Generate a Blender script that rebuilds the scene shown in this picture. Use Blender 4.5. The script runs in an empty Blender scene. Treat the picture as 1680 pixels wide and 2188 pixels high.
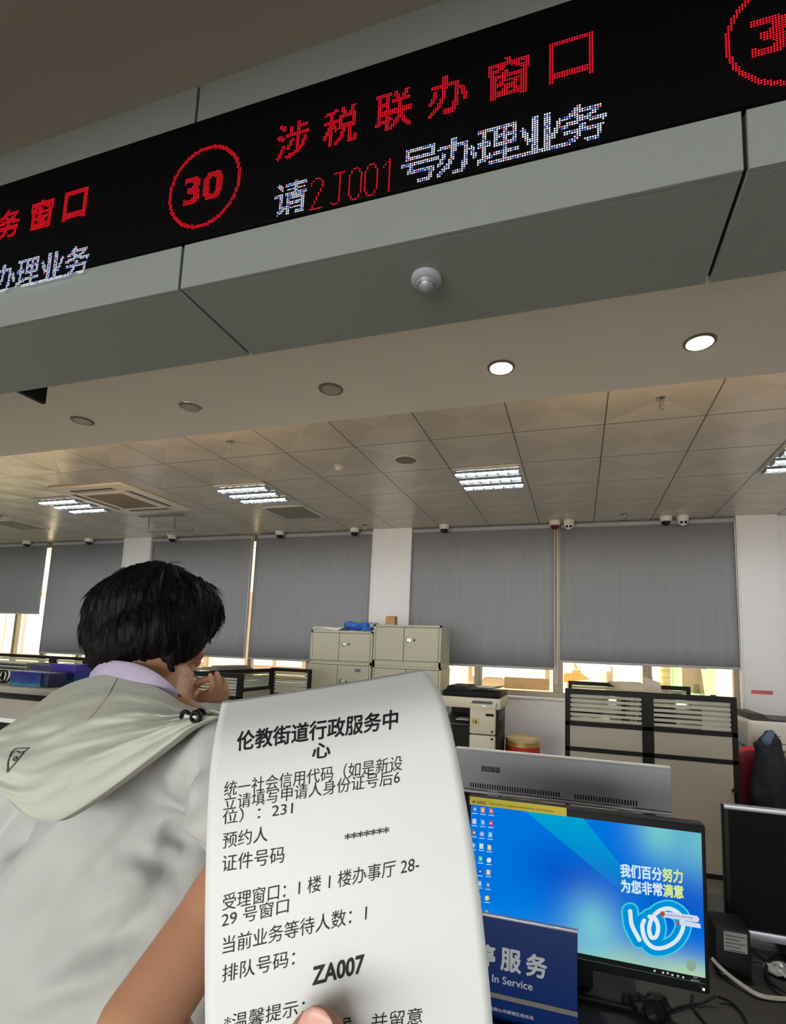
import bpy, bmesh, math, random
from mathutils import Vector, Matrix, noise
from mathutils.bvhtree import BVHTree

# ------------------------------------------------------------------ camera, world, lights, exposure
SC = bpy.context.scene
COL = SC.collection
PW, PH = 1680, 2188
FPX, CX, CY = 1112.0, 886.0, 1253.0        # focal length and principal point, in pixels of the frame
EYE = Vector((0.0, 0.0, 1.45))
R0 = Vector((0.95395216, 0.29772755, 0.03651823))       # camera right
R1 = Vector((-0.00168066, 0.12704747, -0.99189521))     # camera down
R2 = Vector((-0.29995408, 0.94615921, 0.12169758))      # camera forward
cam_d = bpy.data.cameras.new('camera')
cam = bpy.data.objects.new('camera', cam_d)
COL.objects.link(cam)
mw = Matrix.Identity(4)
for i in range(3):
    mw[i][0], mw[i][1], mw[i][2], mw[i][3] = R0[i], -R1[i], -R2[i], EYE[i]
cam.matrix_world = mw
cam_d.sensor_fit = 'HORIZONTAL'
cam_d.sensor_width = 36.0
cam_d.lens = 36.0 * FPX / PW
cam_d.shift_x = (PW / 2 - CX) / PW
cam_d.shift_y = (CY - PH / 2) / PW
cam_d.clip_start = 0.01
cam_d.clip_end = 200
SC.camera = cam

SC.view_settings.view_transform = 'Standard'
SC.view_settings.look = 'None'
SC.view_settings.exposure = 0.25
SC.view_settings.gamma = 1.0
SC.view_settings.use_curve_mapping = False

world = bpy.data.worlds.new('world')
SC.world = world
world.use_nodes = True
wbg = world.node_tree.nodes['Background']
wbg.inputs[0].default_value = (1.0, 0.94, 0.84, 1)
wbg.inputs[1].default_value = 4.0


def lamp(name, kind, loc, rot, power, color, size=None, size_y=None, spread=None):
    d = bpy.data.lights.new(name, kind)
    d.energy = power
    d.color = color
    if kind == 'AREA':
        d.shape = 'RECTANGLE'
        d.size, d.size_y = size, size_y
        if spread:
            d.spread = spread
    o = bpy.data.objects.new(name, d)
    o.location = loc
    o.rotation_euler = rot
    COL.objects.link(o)
    return o


# daylight through the glazed lobby front behind the photographer
lamp('lobby_daylight', 'AREA', (-2.0, -6.85, 1.35), (math.radians(90), 0, 0), 262, (0.86, 0.95, 1.0), 9.0, 2.1)
# sun on the buildings across the yard
s = lamp('sun', 'SUN', (0, 12, 12), (math.radians(-38), 0, math.radians(200)), 9.0, (1.0, 0.88, 0.70))
s.data.angle = 0.02


# ------------------------------------------------------------------ helpers
def at(px, py, Y):
    """point of the vertical plane at distance Y that the frame shows at (px, py)"""
    d = R0 * ((px - CX) / FPX) + R1 * ((py - CY) / FPX) + R2
    return EYE + d * (Y / d.y)


def atz(px, py, z):
    d = R0 * ((px - CX) / FPX) + R1 * ((py - CY) / FPX) + R2
    return EYE + d * ((z - EYE.z) / d.z)


def atd(px, py, depth):
    d = R0 * ((px - CX) / FPX) + R1 * ((py - CY) / FPX) + R2
    return EYE + d * depth


def lin(c):
    r = []
    for v in c[:3]:
        v = v / 255.0
        r.append(v / 12.92 if v <= 0.04045 else ((v + 0.055) / 1.055) ** 2.4)
    return (r[0], r[1], r[2], 1.0)


def mat(name, rgb, rough=0.6, metal=0.0, var=0.06, scale=14.0, bump=0.0, bscale=60.0, stretch=None, spec=0.5, emit=None, estr=0.0):
    m = bpy.data.materials.new(name)
    m.use_nodes = True
    nt = m.node_tree
    b = nt.nodes['Principled BSDF']
    c = lin(rgb)
    b.inputs['Base Color'].default_value = c
    b.inputs['Roughness'].default_value = rough
    b.inputs['Metallic'].default_value = metal
    b.inputs['Specular IOR Level'].default_value = spec
    tc = nt.nodes.new('ShaderNodeTexCoord')
    src = tc.outputs['Object']
    if stretch:
        mp = nt.nodes.new('ShaderNodeMapping')
        mp.inputs['Scale'].default_value = stretch
        nt.links.new(src, mp.inputs['Vector'])
        src = mp.outputs['Vector']
    if var > 0:
        n = nt.nodes.new('ShaderNodeTexNoise')
        n.inputs['Scale'].default_value = scale
        n.inputs['Detail'].default_value = 4
        nt.links.new(src, n.inputs['Vector'])
        mx = nt.nodes.new('ShaderNodeMix')
        mx.data_type = 'RGBA'
        mx.inputs[6].default_value = tuple(v * (1 - var * 2) for v in c[:3]) + (1,)
        mx.inputs[7].default_value = tuple(min(1, v * (1 + var * 2)) for v in c[:3]) + (1,)
        nt.links.new(n.outputs['Fac'], mx.inputs[0])
        nt.links.new(mx.outputs[2], b.inputs['Base Color'])
    if bump > 0:
        n2 = nt.nodes.new('ShaderNodeTexNoise')
        n2.inputs['Scale'].default_value = bscale
        n2.inputs['Detail'].default_value = 6
        nt.links.new(src, n2.inputs['Vector'])
        bp = nt.nodes.new('ShaderNodeBump')
        bp.inputs['Strength'].default_value = bump
        bp.inputs['Distance'].default_value = 0.01
        nt.links.new(n2.outputs['Fac'], bp.inputs['Height'])
        nt.links.new(bp.outputs['Normal'], b.inputs['Normal'])
    if emit:
        b.inputs['Emission Color'].default_value = lin(emit)
        b.inputs['Emission Strength'].default_value = estr
    return m


def emat(name, rgb, strength):
    m = bpy.data.materials.new(name)
    m.use_nodes = True
    nt = m.node_tree
    nt.nodes.clear()
    e = nt.nodes.new('ShaderNodeEmission')
    e.inputs[0].default_value = lin(rgb)
    e.inputs[1].default_value = strength
    o = nt.nodes.new('ShaderNodeOutputMaterial')
    nt.links.new(e.outputs[0], o.inputs[0])
    return m


def glass_mat(name, rgb, clear=0.9):
    m = bpy.data.materials.new(name)
    m.use_nodes = True
    nt = m.node_tree
    nt.nodes.clear()
    t = nt.nodes.new('ShaderNodeBsdfTransparent')
    t.inputs[0].default_value = lin(rgb)
    g = nt.nodes.new('ShaderNodeBsdfGlossy')
    g.inputs['Roughness'].default_value = 0.03
    x = nt.nodes.new('ShaderNodeMixShader')
    x.inputs[0].default_value = 1 - clear
    nt.links.new(t.outputs[0], x.inputs[1])
    nt.links.new(g.outputs[0], x.inputs[2])
    o = nt.nodes.new('ShaderNodeOutputMaterial')
    nt.links.new(x.outputs[0], o.inputs[0])
    return m


class MB:
    """collects shapes into one mesh"""
    def __init__(self):
        self.bm = bmesh.new()

    def box(self, x0, x1, y0, y1, z0, z1, bev=0.0, seg=2):
        b = bmesh.new()
        bmesh.ops.create_cube(b, size=1)
        for v in b.verts:
            v.co = Vector(((x0 + x1) / 2 + v.co.x * (x1 - x0), (y0 + y1) / 2 + v.co.y * (y1 - y0), (z0 + z1) / 2 + v.co.z * (z1 - z0)))
        if bev > 0:
            bmesh.ops.bevel(b, geom=b.edges[:], offset=bev, segments=seg, affect='EDGES', profile=0.5)
        self.add(b)
        return self

    def add(self, b, mtx=None):
        if mtx is not None:
            b.transform(mtx)
        me = bpy.data.meshes.new('tmp')
        b.to_mesh(me)
        b.free()
        self.bm.from_mesh(me)
        bpy.data.meshes.remove(me)

    def cyl(self, p0, p1, r0, r1=None, n=16, caps=True):
        p0, p1 = Vector(p0), Vector(p1)
        r1 = r0 if r1 is None else r1
        d = p1 - p0
        b = bmesh.new()
        bmesh.ops.create_cone(b, cap_ends=caps, segments=n, radius1=r0, radius2=r1, depth=d.length)
        q = d.to_track_quat('Z', 'Y').to_matrix().to_4x4()
        self.add(b, Matrix.Translation((p0 + p1) / 2) @ q)
        return self

    def sphere(self, c, r, u=16, v=10, scale=(1, 1, 1), rot=None):
        b = bmesh.new()
        bmesh.ops.create_uvsphere(b, u_segments=u, v_segments=v, radius=r)
        m = Matrix.Diagonal((scale[0], scale[1], scale[2], 1))
        if rot is not None:
            m = rot.to_4x4() @ m
        self.add(b, Matrix.Translation(Vector(c)) @ m)
        return self

    def lathe(self, c, prof, n=24, axis='Z'):
        """prof: list of (radius, height)"""
        bm = self.bm
        c = Vector(c)
        rings = []
        for r, h in prof:
            ring = []
            for k in range(n):
                a = 2 * math.pi * k / n
                p = Vector((r * math.cos(a), r * math.sin(a), h))
                if axis == 'Y':
                    p = Vector((p.x, p.z, p.y))
                ring.append(bm.verts.new(c + p))
            rings.append(ring)
        for a, b in zip(rings, rings[1:]):
            for k in range(n):
                bm.faces.new((a[k], a[(k + 1) % n], b[(k + 1) % n], b[k]))
        if prof[0][0] > 1e-5:
            bm.faces.new(rings[0][::-1])
        if prof[-1][0] > 1e-5:
            bm.faces.new(rings[-1])
        return self

    def tube(self, pts, r, n=8, closed=False, caps=True):
        pts = [Vector(p) for p in pts]
        rr = r if isinstance(r, (list, tuple)) else [r] * len(pts)
        bm = self.bm
        rings = []
        up = Vector((0, 0, 1))
        prev = None
        for i, p in enumerate(pts):
            if closed:
                t = pts[(i + 1) % len(pts)] - pts[i - 1]
            else:
                t = pts[min(i + 1, len(pts) - 1)] - pts[max(i - 1, 0)]
            t.normalize()
            if prev is None:
                a = t.cross(up)
                if a.length < 1e-3:
                    a = t.cross(Vector((1, 0, 0)))
            else:
                a = prev - t * prev.dot(t)
            a.normalize()
            prev = a
            b = t.cross(a)
            rings.append([bm.verts.new(p + (a * math.cos(2 * math.pi * k / n) + b * math.sin(2 * math.pi * k / n)) * rr[i]) for k in range(n)])
        m = len(rings)
        for i in range(m if closed else m - 1):
            A, B = rings[i], rings[(i + 1) % m]
            for k in range(n):
                bm.faces.new((A[k], A[(k + 1) % n], B[(k + 1) % n], B[k]))
        if not closed and caps:
            bm.faces.new(rings[0][::-1])
            bm.faces.new(rings[-1])
        return self

    def poly(self, pts):
        self.bm.faces.new([self.bm.verts.new(Vector(p)) for p in pts])
        return self

    def prism(self, pts, d):
        """polygon pts extruded by vector d"""
        d = Vector(d)
        a = [self.bm.verts.new(Vector(p)) for p in pts]
        b = [self.bm.verts.new(Vector(p) + d) for p in pts]
        self.bm.faces.new(a)
        self.bm.faces.new(b[::-1])
        n = len(a)
        for k in range(n):
            self.bm.faces.new((a[k], b[k], b[(k + 1) % n], a[(k + 1) % n]))
        return self

    def geo(self, verts, faces):
        vs = [self.bm.verts.new(v) for v in verts]
        for f in faces:
            try:
                self.bm.faces.new([vs[i] for i in f])
            except ValueError:
                pass
        return self

    def obj(self, name, m, parent=None, angle=40, rel=True, flat=False):
        bm = self.bm
        bmesh.ops.recalc_face_normals(bm, faces=bm.faces[:])
        base = Vector((0, 0, 0))
        if parent is not None and rel:
            q = parent
            while q is not None:
                base += q.location
                q = q.parent
        if base.length > 0:
            bm.transform(Matrix.Translation(-base))
        me = bpy.data.meshes.new(name)
        bm.to_mesh(me)
        bm.free()
        if not flat:
            for p in me.polygons:
                p.use_smooth = True
            me.set_sharp_from_angle(angle=math.radians(angle))
        ms = m if isinstance(m, (list, tuple)) else [m]
        for q in ms:
            me.materials.append(q)
        o = bpy.data.objects.new(name, me)
        COL.objects.link(o)
        if parent is not None:
            o.parent = parent
        return o


def tag(o, label, cat, group=None):
    o['label'] = label
    o['category'] = cat
    if group:
        o['group'] = group
    return o


def thing(name, label, cat, loc=(0, 0, 0), rz=0.0, group=None):
    o = bpy.data.objects.new(name, None)
    o.empty_display_size = 0.05
    o.location = loc
    o.rotation_euler = (0, 0, rz)
    COL.objects.link(o)
    return tag(o, label, cat, group)


def struct(name, mb, m, **k):
    o = mb.obj(name, m, **k)
    o['kind'] = 'structure'
    return o


def dup(root, loc, label, rz=None, group=None):
    r = root.copy()
    COL.objects.link(r)
    r.location = loc
    if rz is not None:
        r.rotation_euler = (0, 0, rz)
    r['label'] = label
    if group:
        r['group'] = group
    for ch in list(root.children):
        c = ch.copy()
        COL.objects.link(c)
        c.parent = r
        for g in list(ch.children):
            d = g.copy()
            COL.objects.link(d)
            d.parent = c
    return r


_tc = {}


def text_geo(s, bold=0.0):
    """glyph outlines of s as (verts, faces), scaled to the unit square of their own bounding box, with the box's aspect"""
    key = (s, bold)
    if key in _tc:
        return _tc[key]
    cu = bpy.data.curves.new('glyphs', 'FONT')
    cu.body = s
    cu.size = 1
    cu.resolution_u = 3
    ob = bpy.data.objects.new('glyphs', cu)
    COL.objects.link(ob)
    dg = bpy.context.evaluated_depsgraph_get()
    ev = ob.evaluated_get(dg)
    me = ev.to_mesh()
    vs = [(v.co.x, v.co.y) for v in me.vertices]
    fs = [tuple(p.vertices) for p in me.polygons]
    ev.to_mesh_clear()
    bpy.data.objects.remove(ob)
    bpy.data.curves.remove(cu)
    x0, x1 = min(v[0] for v in vs), max(v[0] for v in vs)
    y0, y1 = min(v[1] for v in vs), max(v[1] for v in vs)
    if bold > 0:
        # heavier strokes: the outline repeated a little way in eight directions
        sv, sf, b2 = [], [], bold
        for k in range(9):
            dx, dy = (0, 0) if k == 8 else (b2 * math.cos(k * math.pi / 4), b2 * math.sin(k * math.pi / 4))
            n0 = len(sv)
            sv += [(x + dx, y + dy) for x, y in vs]
            sf += [tuple(i + n0 for i in f) for f in fs]
        vs, fs = sv, sf
    vs = [((x - x0) / (x1 - x0), (y - y0) / (y1 - y0)) for x, y in vs]
    _tc[key] = (vs, fs, (x1 - x0) / (y1 - y0))
    return _tc[key]


def text_on(mb, s, O, U, V, bold=0.0):
    """text filling the parallelogram O, U (along the baseline), V (up)"""
    vs, fs, _ = text_geo(s, bold)
    O, U, V = Vector(O), Vector(U), Vector(V)
    nrm = U.cross(V).normalized()
    per = len(vs) // 9 if bold > 0 else len(vs) + 1        # each repeat lies a hair's breadth above the last
    mb.geo([O + U * x + V * y + nrm * (0.00002 * (i // per)) for i, (x, y) in enumerate(vs)], fs)
    return mb


def eval_remesh(mb, voxel, smooth=4, factor=0.5, keep=None):
    """union of the collected closed shapes as one continuous surface"""
    me = bpy.data.meshes.new('tmp')
    mb.bm.to_mesh(me)
    mb.bm.free()
    ob = bpy.data.objects.new('tmp', me)
    COL.objects.link(ob)
    r = ob.modifiers.new('r', 'REMESH')
    r.mode = 'VOXEL'
    r.voxel_size = voxel
    if smooth:
        sm = ob.modifiers.new('s', 'SMOOTH')
        sm.iterations = smooth
        sm.factor = factor
    dg = bpy.context.evaluated_depsgraph_get()
    ev = ob.evaluated_get(dg)
    m2 = bpy.data.meshes.new_from_object(ev)
    bpy.data.objects.remove(ob)
    bpy.data.meshes.remove(me)
    return m2


def mesh_obj(me, name, m, parent, smooth=True):
    base = Vector((0, 0, 0))
    q = parent
    while q is not None:
        base += q.location
        q = q.parent
    me.transform(Matrix.Translation(-base))
    me.materials.clear()
    me.materials.append(m)
    for p in me.polygons:
        p.use_smooth = smooth
        p.material_index = 0
    o = bpy.data.objects.new(name, me)
    me.name = name
    COL.objects.link(o)
    o.parent = parent
    return o


def capsule(mb, p0, p1, r0, r1=None, n=20):
    r1 = r0 if r1 is None else r1
    mb.cyl(p0, p1, r0, r1, n=n)
    mb.sphere(p0, r0, n, n // 2)
    mb.sphere(p1, r1, n, n // 2)


def limb(mb, pts, n=18):
    """tapered chain; pts: (point, radius)"""
    for (a, ra), (b, rb) in zip(pts, pts[1:]):
        capsule(mb, a, b, ra, rb, n)


def catmull(pts, t):
    n = len(pts) - 1
    x = max(0.0, min(1.0, t)) * n
    i = min(int(x), n - 1)
    f = x - i
    p1, p2 = pts[i], pts[i + 1]
    p0 = pts[i - 1] if i > 0 else p1 * 2 - p2
    p3 = pts[i + 2] if i + 2 <= n else p2 * 2 - p1
    return 0.5 * ((2 * p1) + (p2 - p0) * f + (2 * p0 - 5 * p1 + 4 * p2 - p3) * f * f + (3 * p1 - p0 - 3 * p2 + p3) * f ** 3)


rng = random.Random(7)

# ------------------------------------------------------------------ materials
M = {}
M['wall'] = mat('white_wall_paint', (222, 225, 229), 0.75, var=0.02, scale=3, bump=0.05, bscale=180)
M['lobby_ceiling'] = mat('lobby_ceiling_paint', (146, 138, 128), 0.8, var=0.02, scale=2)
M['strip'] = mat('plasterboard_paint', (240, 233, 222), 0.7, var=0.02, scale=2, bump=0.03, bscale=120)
M['fascia'] = mat('grey_composite_panel', (131, 136, 132), 0.5, var=0.02, scale=2, bump=0.03, bscale=200)
M['gap'] = mat('black_joint', (8, 8, 8), 0.9, var=0)
M['led'] = mat('led_screen_black', (5, 4, 5), 0.6, var=0.1, scale=200, spec=0.06)
M['floor'] = mat('grey_floor_tile', (196, 190, 180), 0.35, var=0.05, scale=4)
M['frame_alu'] = mat('champagne_aluminium', (150, 138, 122), 0.45, metal=0.3, var=0.04, scale=10)
M['blackframe'] = mat('black_powder_coat', (18, 18, 19), 0.55, var=0.1, scale=30, spec=0.25)
M['panel'] = mat('grey_partition_panel', (168, 166, 156), 0.7, var=0.03, scale=40, bump=0.05, bscale=300)
M['panel_dark'] = mat('grey_partition_lower_panel', (128, 127, 118), 0.75, var=0.03, scale=40, bump=0.05, bscale=300)
M['stripe'] = mat('frosted_stripe', (226, 224, 214), 0.7, var=0.02)
_nt = M['stripe'].node_tree
_t, _x = _nt.nodes.new('ShaderNodeBsdfTranslucent'), _nt.nodes.new('ShaderNodeMixShader')
_t.inputs[0].default_value = lin((236, 234, 222))
_x.inputs[0].default_value = 0.55
_nt.links.new(_nt.nodes['Principled BSDF'].outputs[0], _x.inputs[1])
_nt.links.new(_t.outputs[0], _x.inputs[2])
_nt.links.new(_x.outputs[0], _nt.nodes['Material Output'].inputs[0])
M['glass'] = glass_mat('clear_glass', (240, 246, 242), 0.93)
M['cab'] = mat('sage_grey_steel', (168, 170, 152), 0.5, var=0.03, scale=12, bump=0.02)
M['cab_edge'] = mat('dark_steel_gap', (45, 44, 38), 0.7, var=0)
M['chrome'] = mat('chrome', (190, 190, 185), 0.25, metal=1.0, var=0)
M['blackplastic'] = mat('black_plastic', (16, 16, 17), 0.55, var=0.08, scale=40, spec=0.18)
M['darkgrey'] = mat('dark_grey_plastic', (52, 52, 54), 0.55, var=0.06, scale=30)
M['cream'] = mat('cream_plastic', (205, 202, 184), 0.5, var=0.02)
M['whiteplastic'] = mat('white_plastic', (215, 214, 208), 0.45, var=0.02)
M['greymetal'] = mat('light_grey_painted_metal', (158, 160, 166), 0.5, var=0.02, scale=6)
M['silver'] = mat('silver_plastic', (150, 150, 158), 0.35, metal=0.4, var=0.02)
M['desk'] = mat('dark_desk_top', (44, 42, 41), 0.6, var=0.25, scale=25, bump=0.08)
M['paper'] = mat('white_paper', (226, 226, 222), 0.85, var=0.015, scale=20)
M['ticket'] = mat('thermal_paper', (218, 221, 222), 0.55, var=0.012, scale=30, bump=0.02, bscale=400)
M['ink'] = mat('thermal_ink', (24, 24, 27), 0.7, var=0.2, scale=400)
M['skin'] = mat('skin', (186, 134, 104), 0.5, var=0.05, scale=18, bump=0.06, bscale=300)
M['skin_hand'] = M['skin']
M['hair'] = mat('black_hair', (11, 8, 8), 0.55, spec=0.14, var=0.3, scale=40, bump=0.4, bscale=50, stretch=(3.0, 3.0, 0.35))
M['jacket'] = mat('light_grey_windbreaker', (178, 179, 177), 0.65, var=0.03, scale=10, bump=0.12, bscale=45)
M['jacket_hood'] = mat('light_sage_hood_cloth', (184, 185, 174), 0.65, var=0.03, scale=10, bump=0.12, bscale=45)
M['lilac'] = mat('lilac_knit', (182, 170, 196), 0.8, var=0.05, scale=60, bump=0.1, bscale=400)
M['trousers'] = mat('dark_trousers', (40, 42, 52), 0.8, var=0.05)
M['shoe'] = mat('dark_shoe_leather', (30, 28, 27), 0.4, var=0.05)
M['cardboard'] = mat('cardboard', (176, 136, 88), 0.8, var=0.06)
M['bluebag'] = mat('blue_plastic_bag', (40, 98, 190), 0.35, var=0.15, scale=30, bump=0.5, bscale=40)
M['signblue'] = mat('navy_acrylic', (6, 36, 90), 0.3, var=0.06, scale=30, spec=0.25)
M['signgrey'] = mat('grey_print', (160, 163, 168), 0.6, var=0.03)
M['yellow'] = mat('yellow_sticker', (196, 178, 22), 0.55, var=0.05, scale=80)
M['maroon'] = mat('maroon_fabric', (112, 14, 30), 0.8, var=0.1, scale=60, bump=0.1)
M['pinkred'] = mat('coral_red_plastic', (226, 60, 78), 0.5, var=0.05)
M['navy'] = mat('navy_cloth', (22, 26, 40), 0.75, var=0.2, scale=12, bump=0.15, bscale=30)
M['denim'] = mat('blue_lining', (88, 108, 140), 0.8, var=0.1)
M['red'] = mat('red_print', (190, 40, 40), 0.6, var=0.15, scale=60)
M['gold'] = mat('gold_card', (190, 158, 88), 0.45, metal=0.3, var=0.05)
M['cable'] = mat('grey_cable', (150, 146, 136), 0.5, var=0.03)
M['led_red'] = emat('led_red_light', (255, 24, 44), 1.15)
M['led_white'] = emat('led_white_light', (226, 236, 255), 1.25)
M['led_blue'] = emat('led_blue_light', (92, 130, 255), 1.1)
M['led_pink'] = emat('led_pink_light', (255, 120, 150), 1.1)
M['tube'] = emat('fluorescent_tube_light', (238, 245, 255), 56.0)
M['down_warm'] = emat('downlight_warm_white', (253, 255, 236), 300.0)
M['down_white'] = emat('downlight_white', (255, 255, 252), 340.0)
M['cove'] = emat('warm_cove_light', (255, 210, 155), 150.0)
M['louvre'] = mat('louvre_aluminium', (205, 210, 215), 0.18, metal=0.9, var=0)


def tile_material():
    m = bpy.data.materials.new('embossed_metal_ceiling_tile')
    m.use_nodes = True
    nt = m.node_tree
    b = nt.nodes['Principled BSDF']
    N = nt.nodes.new
    L = nt.links.new

    def mth(op, a, c=None, d=None):
        n = N('ShaderNodeMath')
        n.operation = op
        for k, v in enumerate((a, c, d)):
            if v is None:
                continue
            if isinstance(v, (int, float)):
                n.inputs[k].default_value = v
            else:
                L(v, n.inputs[k])
        return n.outputs[0]
    tc = N('ShaderNodeTexCoord')
    sp = N('ShaderNodeSeparateXYZ')
    L(tc.outputs['Object'], sp.inputs[0])
    fx = mth('FRACT', mth('DIVIDE', mth('ADD', sp.outputs[0], 60 - 0.17), 0.6))
    fy = mth('FRACT', mth('DIVIDE', mth('ADD', sp.outputs[1], 60 - 3.5), 0.6))
    ax = mth('ABSOLUTE', mth('SUBTRACT', fx, 0.5))
    ay = mth('ABSOLUTE', mth('SUBTRACT', fy, 0.5))
    mx = mth('MAXIMUM', ax, ay)
    seam = mth('GREATER_THAN', mx, 0.4925)
    # four embossed triangles meet at each tile's centre; two of them are finely perforated
    tri = mth('GREATER_THAN', ax, ay)
    dots = mth('MULTIPLY', mth('SINE', mth('MULTIPLY', sp.outputs[0], 520)), mth('SINE', mth('MULTIPLY', sp.outputs[1], 520)))
    perf = mth('MULTIPLY', tri, mth('GREATER_THAN', dots, 0.35))
    c1 = N('ShaderNodeMix')
    c1.data_type = 'RGBA'
    c1.inputs[6].default_value = lin((208, 201, 188))
    c1.inputs[7].default_value = lin((166, 159, 147))
    L(perf, c1.inputs[0])
    c2 = N('ShaderNodeMix')
    c2.data_type = 'RGBA'
    L(c1.outputs[2], c2.inputs[6])
    c2.inputs[7].default_value = lin((78, 70, 62))
    L(seam, c2.inputs[0])
    L(c2.outputs[2], b.inputs['Base Color'])
    b.inputs['Roughness'].default_value = 0.28
    b.inputs['Metallic'].default_value = 0.12
    # raised lozenge: the tile folds along its diagonals
    sub = mth('ABSOLUTE', mth('SUBTRACT', ax, ay))
    h = mth('SUBTRACT', sub, mth('MULTIPLY', seam, 0.25))
    bp = N('ShaderNodeBump')
    bp.inputs['Strength'].default_value = 0.5
    bp.inputs['Distance'].default_value = 0.02
    L(h, bp.inputs['Height'])
    L(bp.outputs['Normal'], b.inputs['Normal'])
    return m


M['tile'] = tile_material()


def blind_material():
    m = bpy.data.materials.new('grey_roller_blind_cloth')
    m.use_nodes = True
    nt = m.node_tree
    b = nt.nodes['Principled BSDF']
    b.inputs['Roughness'].default_value = 0.85
    tc = nt.nodes.new('ShaderNodeTexCoord')
    mp = nt.nodes.new('ShaderNodeMapping')
    mp.inputs['Scale'].default_value = (1.0, 1.0, 0.05)
    n = nt.nodes.new('ShaderNodeTexNoise')
    n.inputs['Scale'].default_value = 26
    n.inputs['Detail'].default_value = 5
    r = nt.nodes.new('ShaderNodeMix')
    r.data_type = 'RGBA'
    r.inputs[6].default_value = lin((130, 134, 140))
    r.inputs[7].default_value = lin((146, 150, 156))
    L = nt.links.new
    L(tc.outputs['Object'], mp.inputs[0])
    L(mp.outputs[0], n.inputs[0])
    L(n.outputs['Fac'], r.inputs[0])
    L(r.outputs[2], b.inputs['Base Color'])
    t = nt.nodes.new('ShaderNodeBsdfTranslucent')
    t.inputs[0].default_value = lin((150, 140, 125))
    x = nt.nodes.new('ShaderNodeMixShader')
    x.inputs[0].default_value = 0.06
    L(b.outputs[0], x.inputs[1])
    L(t.outputs[0], x.inputs[2])
    L(x.outputs[0], nt.nodes['Material Output'].inputs[0])
    return m


M['blind'] = blind_material()

# ------------------------------------------------------------------ the room
ZC = 2.98          # tiled office ceiling
ZL = 2.965         # lobby ceiling
ZS = 2.36          # underside of the sign bulkhead
ZB = 2.55          # lowered plasterboard strip
YW = 6.10          # window wall
XL, XR, YB = -11.0, 4.6, -7.0

struct('floor', MB().box(XL, XR, YB, YW + 0.3, -0.1, 0.0), M['floor'])
struct('ceiling', MB().box(XL, XR, 1.30, YW + 0.3, ZC, ZC + 0.1), M['tile'])
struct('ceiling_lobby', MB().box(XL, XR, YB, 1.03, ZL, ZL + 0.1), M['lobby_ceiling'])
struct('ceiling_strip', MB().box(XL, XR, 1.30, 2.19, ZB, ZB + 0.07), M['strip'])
struct('added_shade_beam', MB().box(XL, XR, -0.80, -0.55, 2.50, ZL), M['lobby_ceiling'])  # unseen beam, added to shade the upper fascia and the lobby ceiling
struct('wall_left', MB().box(XL - 0.15, XL, YB, YW + 0.3, 0, ZC + 0.1), M['wall'])
struct('wall_right', MB().box(XR, XR + 0.15, YB, YW + 0.3, 0, ZC + 0.1), M['wall'])
# glazed lobby front behind the photographer: low wall, header and mullions
w = MB().box(XL, XR, YB - 0.2, YB, 0, 0.25).box(XL, XR, YB - 0.2, YB, 2.45, ZC + 0.1)
w.box(XL, -6.6, YB - 0.2, YB, 0.25, 2.45).box(2.6, XR, YB - 0.2, YB, 0.25, 2.45)
struct('wall_front', w, M['wall'])
# window wall: parapet, piers between the three bays, header
w = MB().box(XL, XR, YW, YW + 0.25, 0, 0.955)
for a, b in ((-6.6, -6.085), (-2.52, -1.995), (1.585, 1.96), (3.6, XR)):
    w.box(a, b, YW, YW + 0.25, 0.955, ZC)
w.box(1.96, 3.6, YW + 0.08, YW + 0.25, 0.955, ZC)
struct('wall_back', w, M['wall'])
struct('trim_1', MB().box(-11, -6.6, YW - 0.02, YW + 0.24, 0.955, 0.975, 0.004).box(-6.085, -2.52, YW - 0.02, YW + 0.24, 0.955, 0.975, 0.004)
       .box(-1.995, 1.585, YW - 0.02, YW + 0.24, 0.955, 0.975, 0.004), M['wall'])

# bulkhead carrying the sign: black core, grey composite panels with open joints
struct('wall_bulkhead', MB().box(XL, XR, 1.012, 1.304, ZS + 0.012, ZC), M['gap'])
joints = [-10.02 + 1.29 * k for k in range(-1, 13)]
p = MB()
g = 0.004
for a, b in zip(joints, joints[1:]):
    a, b = max(a, XL), min(b, XR)
    if b - a < 0.02:
        continue
    p.box(a + g, b - g, 1.0, 1.012, ZS, 2.49, 0.0015, 1)          # below the screen
    p.box(a + g, b - g, 1.0, 1.012, 2.83, ZL, 0.0015, 1)          # above the screen
    p.box(a + g, b - g, 1.012, 1.316, ZS, ZS + 0.012, 0.0015, 1)  # underside
    p.box(a + g, b - g, 1.304, 1.316, ZS + 0.012, ZB + 0.02)      # rear face
struct('trim_2', p, M['fascia'])

# windows behind the blinds
wn = 0
for a, b, mull in ((-11, -6.6, (-9.9, -8.8, -8.16, -7.4)), (-6.085, -2.52, (-5.2, -4.3, -3.4)), (-1.995, 1.585, (-1.15, -0.22, 0.7))):
    wn += 1
    f = MB()
    f.box(a, b, 6.20, 6.26, 0.975, 1.035).box(a, b, 6.20, 6.26, 2.9, ZC).box(a, a + 0.05, 6.20, 6.26, 1.035, 2.9).box(b - 0.05, b, 6.20, 6.26, 1.035, 2.9)
    for k, x in enumerate(mull):
        h = 0.055 if abs(x + 0.22) < 0.01 else 0.03
        f.box(x - h, x + h, 6.195, 6.265, 1.035, 2.9, 0.004, 1)
        if k % 2 == 0:
            f.box(x + h, x + h + 0.03, 6.205, 6.25, 1.035, 2.9)
    o = struct('window_%d' % wn, f, M['frame_alu'])
    MB().box(a + 0.05, b - 0.05, 6.228, 6.234, 1.03, 2.9).obj('pane', M['glass'], o)

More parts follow.
